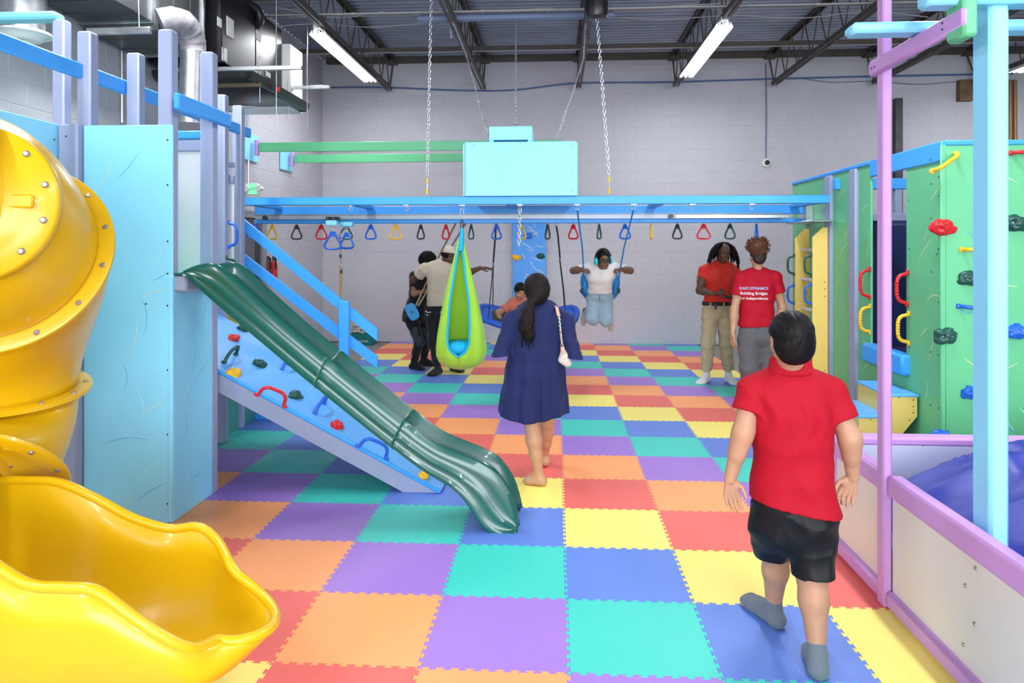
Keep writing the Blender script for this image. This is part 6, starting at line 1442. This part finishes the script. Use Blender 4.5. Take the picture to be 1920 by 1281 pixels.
# ================================================================== MAN WITH CAP
def man_cap():
    q_ = lambda u, v, d=9.75: P(u, v, d)
    T_ = person('man in cream cap and cream t-shirt with black trousers, pointing right behind the pod swing', (-1.6, 9.7, 0)); sk = skin('dark')
    hc = q_(843, 479, 9.72); nk = q_(829, 494, 9.78); sL, sR = q_(797, 505, 9.8), q_(850, 508, 9.7); eL, wL = q_(774, 526, 9.95), q_(798, 536, 10.1)
    eR, wR = q_(872, 514, 9.75), q_(900, 503, 9.8); pe = q_(822, 580, 9.8); hL, hR = q_(812, 590, 9.8), q_(836, 590, 9.75); kL, kR = q_(814, 640, 9.75), q_(846, 640, 9.8); aL, aR = q_(821, 692, 9.7), q_(852, 690, 9.95); aL.z = aR.z = .085
    lat = sR-sL; F = Field(*bounds([pe, sL, sR, eL, wL, eR, wR, kL, kR, aL, aR], .13), .010); torso(F, pe, nk, lat, lat, MALE, -.012)
    for s_, e_, w_ in ((sL, eL, wL), (sR, eR, wR)): F.chain([s_, s_.lerp(e_, .5), e_, e_.lerp(w_, .35), w_], [.062, .058, .046, .045, .030], .03)
    for a, b, c_ in ((hL, kL, aL), (hR, kR, aR)): F.chain([a, b, c_], [.09, .058, .036], .03)
    A = axes((1, .25, -.22)); H = .235; Fh = head_field(hc, A, H, nk, .060, .0055); Fh.chain([HP(hc, A, H, 0, .30, -.45), HP(hc, A, H, .0, .18, -.46)], [.10*H, .14*H], .03)
    HR = hand_field(wR, (1, .1, .05), (0, .2, -1), (.15, -1, .25), .19, (.05, .25, .5, .8), h=.0045, rw=.030, elbow=eR); HL = hand_field(wL, (1, .4, 0), (0, 1, 0), (0, 0, 1), .18, h=.005)
    field_obj('body', [F, Fh, HL, HR], sk, T_); face_parts(T_, hc, A, H)
    CT = fabric('cream_cotton', (.56,.48,.36), .85, sheen=.1, bump=.1)
    tee(pe, nk, sL, sR, eL, eR, lat, [(-.06, .165, .13), (.06, .172, .135), (.25, .168, .128), (.45, .172, .125), (.62, .19, .13), (.76, .20, .13), (.88, .19, .105), (.98, .10, .078)], (.50, .42), CT, T_, q_(822, 573.5), (.06, 0, -1), .009, .088, folds=(.004, [(14, 6, -16, 1), (-18, 4, 22, .6), (0, 0, 50, .25)], 12), neckr=.07)
    BK = fabric('black_denim', (.010,.010,.013), .7)
    pants(pe, nk, lat, [[hL, kL, aL+Vector((0,0,.02))], [hR, kR, aR+Vector((0,0,.02))]], [.105, .082, .066], BK, T_, .009, (q_(820, 572.5), (0, 0, 1)), ((-.08, .178, .128), (.08, .165, .122)), .005, 14)
    for (u0, v0, u1, v1) in ((797, 583, 808, 585.5), (825, 585, 834, 586.5), (800, 589, 803, 591)):
        q = MB(); q.tube([q_(u0, v0, 9.655), q_((u0+u1)/2, v1+.6, 9.65), q_(u1, v1, 9.66)], .006, 6); q.build('pocket_stitch', M['white'], T_)
    for a, t, k_ in ((aL, Vector((aL.x+.0-.06, aL.y-.17, .02)), kL), (aR, Vector((aR.x+.12, aR.y-.12, .02)), kR)): field_obj('shoe', foot_field(a, t, .006, 1.1, .042, k_, grow=.008), fabric('black_shoe', (.008,.008,.009), .6), T_)
    # cap
    R = [tuple(a) for a in A]; p = lambda x, y, z: HP(hc, A, H, x, y, z); K = Field(*bounds([hc], .22), .005)
    K.ell(p(0, -.07, .15), R, [.385*H, .45*H, .40*H], .01); K.cut(p(0, 0, .14), tuple(-(A[2]-A[1]*.12)))
    K2 = Field(*bounds([hc], .22), .005); K2.ell(p(0, .40, .14), R, [.30*H, .36*H, .035*H], .01); K2.cut(p(0, .25, .1), tuple(-A[1])); merge(K, K2, .01)
    field_obj('cap', K, fabric('cream_cap', (.66,.58,.46), .85), T_)
    q = MB(); q.tube([p(.0, -.4, .2), p(0, -.49, .16)], .006, 6); q.build('cap_strap', CT, T_)
    Hc = Field(*bounds([hc], .16), .005); Hc.ell(p(0, -.16, .02), R, [.36*H, .36*H, .26*H], .02); Hc.cut(p(0, .06, 0), tuple(A[1])); field_obj('hair', Hc, HK, T_)
man_cap()
# ================================================================== PERSON IN BLACK
def person_black():
    q_ = lambda u, v, d=10.0: P(u, v, d)
    T_ = person('person in black with curly black hair standing behind the man in the cream cap', (-2.1, 10.0, 0)); sk = skin('mid')
    hc = q_(804, 489, 10.05); nk = q_(797, 509, 10.05); sL, sR = q_(776, 518, 10.05), q_(812, 519, 10.1); eL, wL = q_(776, 551, 9.95), q_(799, 545, 9.93); eR, wR = q_(815, 550, 10.2), q_(800, 556, 10.05)
    pe = q_(778, 588, 10.1); hL, hR = q_(771, 597), q_(790, 597, 10.15); kL, kR = q_(786, 640, 9.95), q_(800, 638, 10.2); aL, aR = q_(776, 684, 10.1), q_(794, 680, 10.4); aL.z = aR.z = .085
    lat = Vector((1, .35, 0)); F = Field(*bounds([pe, sL, sR, eL, wL, eR, wR, kL, kR, aL, aR], .13), .010); torso(F, pe, nk, lat, sR-sL, scale_prof(MALE, .85, .9), -.012)
    for s_, e_, w_ in ((sL, eL, wL), (sR, eR, wR)): F.chain([s_, e_, w_], [.050, .040, .028], .03)
    for a, b, c_ in ((hL, kL, aL), (hR, kR, aR)): F.chain([a, b, c_], [.085, .052, .034], .03)
    A = axes((.75, .15, -.30)); H = .22; Fh = head_field(hc, A, H, nk, .05, .0055); HL = hand_field(wL, (1, .1, .2), (0, 1, 0), (0, 0, 1), .17, h=.005)
    field_obj('body', [F, Fh, HL], sk, T_)
    BT = fabric('black_tee', (.007,.007,.009), .85)
    tee(pe, nk, sL, sR, eL, eR, lat, [(-.14, .16, .13), (0, .165, .135), (.2, .155, .125), (.45, .15, .12), (.65, .155, .118), (.8, .16, .11), (.9, .15, .09), (.98, .08, .07)], (.62, .6), BT, T_, q_(775, 604), (0, 0, -1), .010, .068, neckr=.06)
    pants(pe, nk, lat, [[hL, kL, aL+Vector((0,0,.0))], [hR, kR, aR+Vector((0,0,.0))]], [.10, .07, .050], BT, T_, .009, None, ((-.08, .155, .12), (.08, .15, .115)), .003, 15)
    for a, k_, h_ in ((aL, kL, hL), (aR, kR, hR)):
        q = Field(*bounds([a, k_, h_], .1), .009); q.chain([h_.lerp(k_, .45)+Vector((.0, -.03, 0)), k_+Vector((0, -.028, 0)), a+Vector((0, -.015, .14))], [.062, .056, .036], .02); field_obj('grey_side_panel', q, fabric('slate_panel', (.035,.042,.055), .8), T_)
    for a, t, k_ in ((aL, Vector((aL.x+.15, aL.y-.08, .02)), kL), (aR, Vector((aR.x+.17, aR.y-.02, .02)), kR)): field_obj('shoe', foot_field(a, t, .006, 1.05, .045, k_, grow=.008), fabric('black_shoe', (.008,.008,.009), .6), T_)
    Hb = Field(*bounds([hc], .2), .0055); R = [tuple(a) for a in A]; p = lambda x, y, z: HP(hc, A, H, x, y, z); Hb.ell(p(0, -.10, .15), R, [.45*H, .52*H, .43*H], .02); Hb.ell(p(0, -.30, -.05), R, [.36*H, .36*H, .36*H], .03); Hb.ell(p(0, .46, -.16), R, [.4*H, .34*H, .40*H], .02, 'sub')
    Hb.rel(lambda X, Y, Z: -.018*np.sin(X*120+3*np.sin(Z*80))*np.sin(Y*140)*np.sin(Z*150+1)); field_obj('curly_hair', Hb, HK, T_, relax=0)
    q = MB(); q.tube([p(-.39, .10, .02), p(-.37, .25, .02), p(-.28, .34, .0)], .004, 6); q.build('glasses_arm', M['chain'], T_)
person_black()
DSw = thing('disc_swing', 'blue disc swing on tan straps pulled back beside the man in the cream cap', 'swing', P(773, 585, 9.6))
TS = mat('tan_strap', (.30,.24,.16), .75)
for pts in ([P(858, 412, 8.45), P(822, 483, 9.98), P(806, 515, 10.0), P(795, 540, 9.82), P(780, 573, 9.66)], [P(877, 412, 8.45), P(848, 460, 9.98), P(826, 505, 10.0), P(784, 574, 9.66)]):
    q = MB(); q.tube(pts, .012, 8); q.build('strap', TS, DSw)
c_ = P(773, 585, 9.6); a = (P(786, 576, 9.6)-P(759, 590, 9.6)).normalized(); x, y, z = frame(Vector((.15, -1, .1))); sd = z.cross(a).normalized(); out = []
for k in range(28):
    t = 2*math.pi*k/28; ex = .62; cx_, sy_ = math.copysign(abs(math.cos(t))**ex, math.cos(t)), math.copysign(abs(math.sin(t))**ex, math.sin(t)); out.append(c_+a*cx_*.078+sd*sy_*.118)
q = MB(); q.loft([[p.lerp(c_, .08)-z*.022 for p in out], out, [p.lerp(c_, .08)+z*.022 for p in out]], close=True, capends=True); ds_ = q.build('seat', mat('azure_plastic', (.01,.26,.60), .4), DSw, fixn=True)
q = MB(); c2 = c_-Vector((0, .026, 0)) if z.y > 0 else c_+z*.024
q.tube([c_+z*.024+x*.018*math.cos(t)+y*.018*math.sin(t) for t in [2*math.pi*k/12 for k in range(12)]], .003, 5, closed=True); q.build('emblem', M['black'], ds_)
# ================================================================== BOY ON THE PLATFORM SWING
def boy_platform():
    q_ = lambda u, v, d=9.1: P(u, v, d)
    T_ = person('dark haired boy in coral polo sitting on the blue platform swing', P(985, 606, 9.1)); sk = skin('mid')
    sk = mat('skin_boy', (.36,.17,.09), .48, spec=.4)
    hc = q_(975, 547, 9.0); nk = q_(977, 566, 9.1); sL, sR = q_(959, 572, 9.1), q_(996, 572, 9.1); eL, wL = q_(934, 587, 9.05), q_(939, 606, 8.95); eR, wR = q_(1018, 590, 9.0), q_(1010, 604, 8.85)
    pe = q_(982, 604, 9.2); hL, hR = q_(974, 606, 9.15), q_(991, 606, 9.15); kL, kR = q_(985, 603, 8.75), q_(1003, 603, 8.75); aL, aR = q_(990, 630, 8.68), q_(1006, 630, 8.68); lat = sR-sL
    F = Field(*bounds([pe, sL, sR, eL, wL, eR, wR, kL, kR, aL, aR], .13), .009); torso(F, pe, nk, lat, lat, scale_prof(MALE, .85, .9), -.012)
    for s_, e_, w_ in ((sL, eL, wL), (sR, eR, wR)): F.chain([s_, e_, w_], [.048, .038, .026], .03)
    for a, b, c_ in ((hL, kL, aL), (hR, kR, aR)): F.chain([a, b, c_], [.075, .052, .034], .03)
    A = axes((.35, -1, -.38), roll=-.12); H = .205; Fh = head_field(hc, A, H, nk, .048, .005)
    HL = hand_field(wL, (.3, -.3, -.6), (0, -.3, -1), (1, 0, 0), .15, h=.0045, rw=.024); HR = hand_field(wR, (-.2, -.5, -.4), (0, 0, -1), (-1, 0, 0), .15, h=.0045, rw=.024)
    field_obj('body', [F, Fh, HL, HR, foot_field(aL, aL+Vector((0, -.15, -.05)), .006, .85, .034), foot_field(aR, aR+Vector((0, -.15, -.05)), .006, .85, .034)], sk, T_)
    face_parts(T_, hc, A, H, lips=mat('lips', (.32,.10,.07), .5))
    CR = fabric('coral_polo', (.48,.13,.09), .8, sheen=.1)
    tee(pe, nk, sL, sR, eL, eR, lat, [(-.06, .15, .11), (.25, .145, .11), (.5, .15, .11), (.76, .165, .112), (.88, .16, .09), (.98, .08, .07)], (.62, .62), CR, T_, q_(980, 607), (0, 0, -1), .008, .062, neckr=.055)
    for sg in (-1, 1):
        q = MB(); q.bar(nk+Vector((sg*.025, -.075, -.005)), nk+Vector((sg*.065, -.035, .02)), .035, .008, .003); q.build('collar', CR, T_)
    q = MB(); q.bb(tuple(q_(972, 572, 8.98)), tuple(q_(974, 578, 8.975)+Vector((.004, .006, 0))), .002); q.build('placket', fabric('dark_placket', (.1,.03,.03)), T_)
    pants(pe, nk, lat, [[hL, kL, kL.lerp(aL, .5)], [hR, kR, kR.lerp(aR, .5)]], [.085, .07, .06], fabric('dark_shorts', (.02,.022,.03)), T_, .009, None, ((-.06, .15, .11), (.06, .145, .105)), .002, 16)
    Hb = Field(*bounds([hc], .16), .005); R = [tuple(a) for a in A]; p = lambda x, y, z: HP(hc, A, H, x, y, z); Hb.ell(p(0, -.07, .17), R, [.38*H, .45*H, .40*H], .02); Hb.ell(p(0, .48, -.20), R, [.36*H, .38*H, .42*H], .02, 'sub'); Hb.rel(lambda X, Y, Z: .002*np.sin(X*180+Z*90)); field_obj('hair', Hb, HK, T_)
boy_platform()
# ================================================================== BOY ON THE BLUE SEAT SWING
def boy_swing():
    q_ = lambda u, v, d=8.5: P(u, v, d)
    T_ = person('boy in glasses and turquoise headphones, white t-shirt and jeans, kneeling forward on the blue swing seat', q_(1124, 600, 8.75)); T_['label'] = 'boy with glasses and turquoise headphones in white t-shirt and pale jeans on swing'
    sk = mat('skin_boy2', (.15,.07,.04), .48, spec=.4)
    hc = q_(1131, 487, 8.28); nk = q_(1127, 503, 8.42); sL, sR = q_(1106, 502, 8.45), q_(1149, 501, 8.45); eL, wL = q_(1075, 507.5, 8.5), q_(1092, 505.5, 8.36); eR, wR = q_(1182, 507.5, 8.5), q_(1165, 505, 8.36)
    pe = q_(1124, 553, 8.72); hL, hR = q_(1113, 559, 8.74), q_(1136, 559, 8.74); kL, kR = q_(1112, 598, 8.66), q_(1137, 600, 8.68); aL, aR = q_(1097, 582, 9.0), q_(1143, 596, 9.02); lat = sR-sL
    F = Field(*bounds([pe, sL, sR, eL, wL, eR, wR, kL, kR, aL, aR], .13), .009); torso(F, pe, nk, lat, lat, scale_prof(MALE, .85, .9), -.012)
    for s_, e_, w_ in ((sL, eL, wL), (sR, eR, wR)): F.chain([s_, s_.lerp(e_, .6), e_, e_.lerp(w_, .4), w_], [.048, .042, .038, .036, .026], .03)
    for a, b, c_ in ((hL, kL, aL), (hR, kR, aR)): F.chain([a, b, c_], [.075, .052, .034], .03)
    A = axes((.28, -1, -.10), roll=.08); H = .215; Fh = head_field(hc, A, H, nk, .05, .005)
    HL = hand_field(wL, (1, -.25, -.1), (-.1, .3, -1), (0, -1, .3), .14, (1.3, 1.4, 1.5, 1.5), h=.004, rw=.024, elbow=eL); HR = hand_field(wR, (-1, -.25, -.1), (.1, .3, -1), (0, -1, .3), .14, (1.3, 1.4, 1.5, 1.5), h=.004, rw=.024, elbow=eR)
    field_obj('body', [F, Fh, HL, HR], sk, T_); face_parts(T_, hc, A, H, lips=mat('lips2', (.16,.05,.04), .5))
    tee(pe, nk, sL, sR, eL, eR, lat, [(-.10, .148, .112), (.02, .152, .115), (.25, .142, .11), (.5, .145, .11), (.76, .165, .112), (.88, .165, .09), (.98, .09, .065)], (.70, .70), fabric('white_tee', (.70,.66,.64), .85, sheen=.1), T_, q_(1124, 549.5, 8.65), (0, .1, -1), .008, .062, neckr=.055, folds=(.003, [(16, 0, 40, .8), (-22, 8, 30, .7), (0, 0, 70, .3)], 21))
    pants(pe, nk, lat, [[hL, kL, kL.lerp(aL, .75)], [hR, kR, kR.lerp(aR, .75)]], [.092, .078, .062], fabric('pale_denim', (.27,.36,.45), .85, bump=.2), T_, .008, (q_(1124, 545, 8.6), (0, 0, 1)), ((-.08, .15, .115), (.08, .145, .112)), .003, 17)
    q = MB(); q.tube([q_(1124, 552, 8.58), q_(1125, 565, 8.58)], .005, 6); q.build('fly_seam', fabric('denim_seam', (.12,.17,.24)), T_)
    SC = fabric('beige_sock', (.42,.38,.35), .9)
    for a, d in ((aL, Vector((-.02, .03, -.17))), (aR, Vector((.02, .03, -.15)))):
        S = Field(*bounds([a, a+d], .08), .005); S.chain([a, a+d*.5, a+d], [.036, .042, .030], .02); field_obj('sock', S, SC, T_)
    R = [tuple(a) for a in A]; p = lambda x, y, z: HP(hc, A, H, x, y, z)
    Hb = Field(*bounds([hc], .16), .005); Hb.ell(p(0, -.08, .16), R, [.36*H, .43*H, .385*H], .02); Hb.ell(p(0, .48, -.16), R, [.36*H, .38*H, .42*H], .02, 'sub'); field_obj('hair', Hb, HK, T_)
    BP = M['black']; TQH = mat('turquoise_plastic', (.02,.55,.62), .35)
    hp = thing('headphones', 'black headphones with turquoise ear cups worn by the boy on the swing', 'headphones', hc); q = MB(); q.tube([p(.41*math.sin(t), -.03, .03+.52*math.cos(t)) for t in [math.pi*(k/20-.5)*1.0 for k in range(21)]], .012, 8, flat=1.6); q.build('headband', BP, hp)
    for s_ in (-1, 1):
        q = MB(); q.tube([p(s_*.33, -.02, -.06), p(s_*.38, -.02, -.06), p(s_*.47, -.02, -.06), p(s_*.50, -.02, -.06)], [.03, .046, .044, .02], 18); q.build('ear_cup', TQH, hp)
        q = MB(); q.tube([p(s_*.31, -.02, -.06), p(s_*.37, -.02, -.06)], [.042, .044], 18); q.build('ear_cushion', BP, hp)
    gl = thing('glasses', 'dark rimmed glasses worn by the boy on the swing', 'glasses', hc)
    for s_ in (-1, 1):
        q = MB(); q.tube([p(s_*.165+.115*math.cos(t), .46-.05*abs(math.cos(t)), .0+.075*math.sin(t)) for t in [2*math.pi*k/18 for k in range(18)]], .006, 6, closed=True); q.tube([p(s_*.28, .42, .02), p(s_*.37, .0, .02)], .0035, 6); q.build('frame', BP, gl)
    q = MB(); q.tube([p(-.05, .46, .02), p(.05, .46, .02)], .0035, 6); q.build('bridge', BP, gl)
boy_swing()
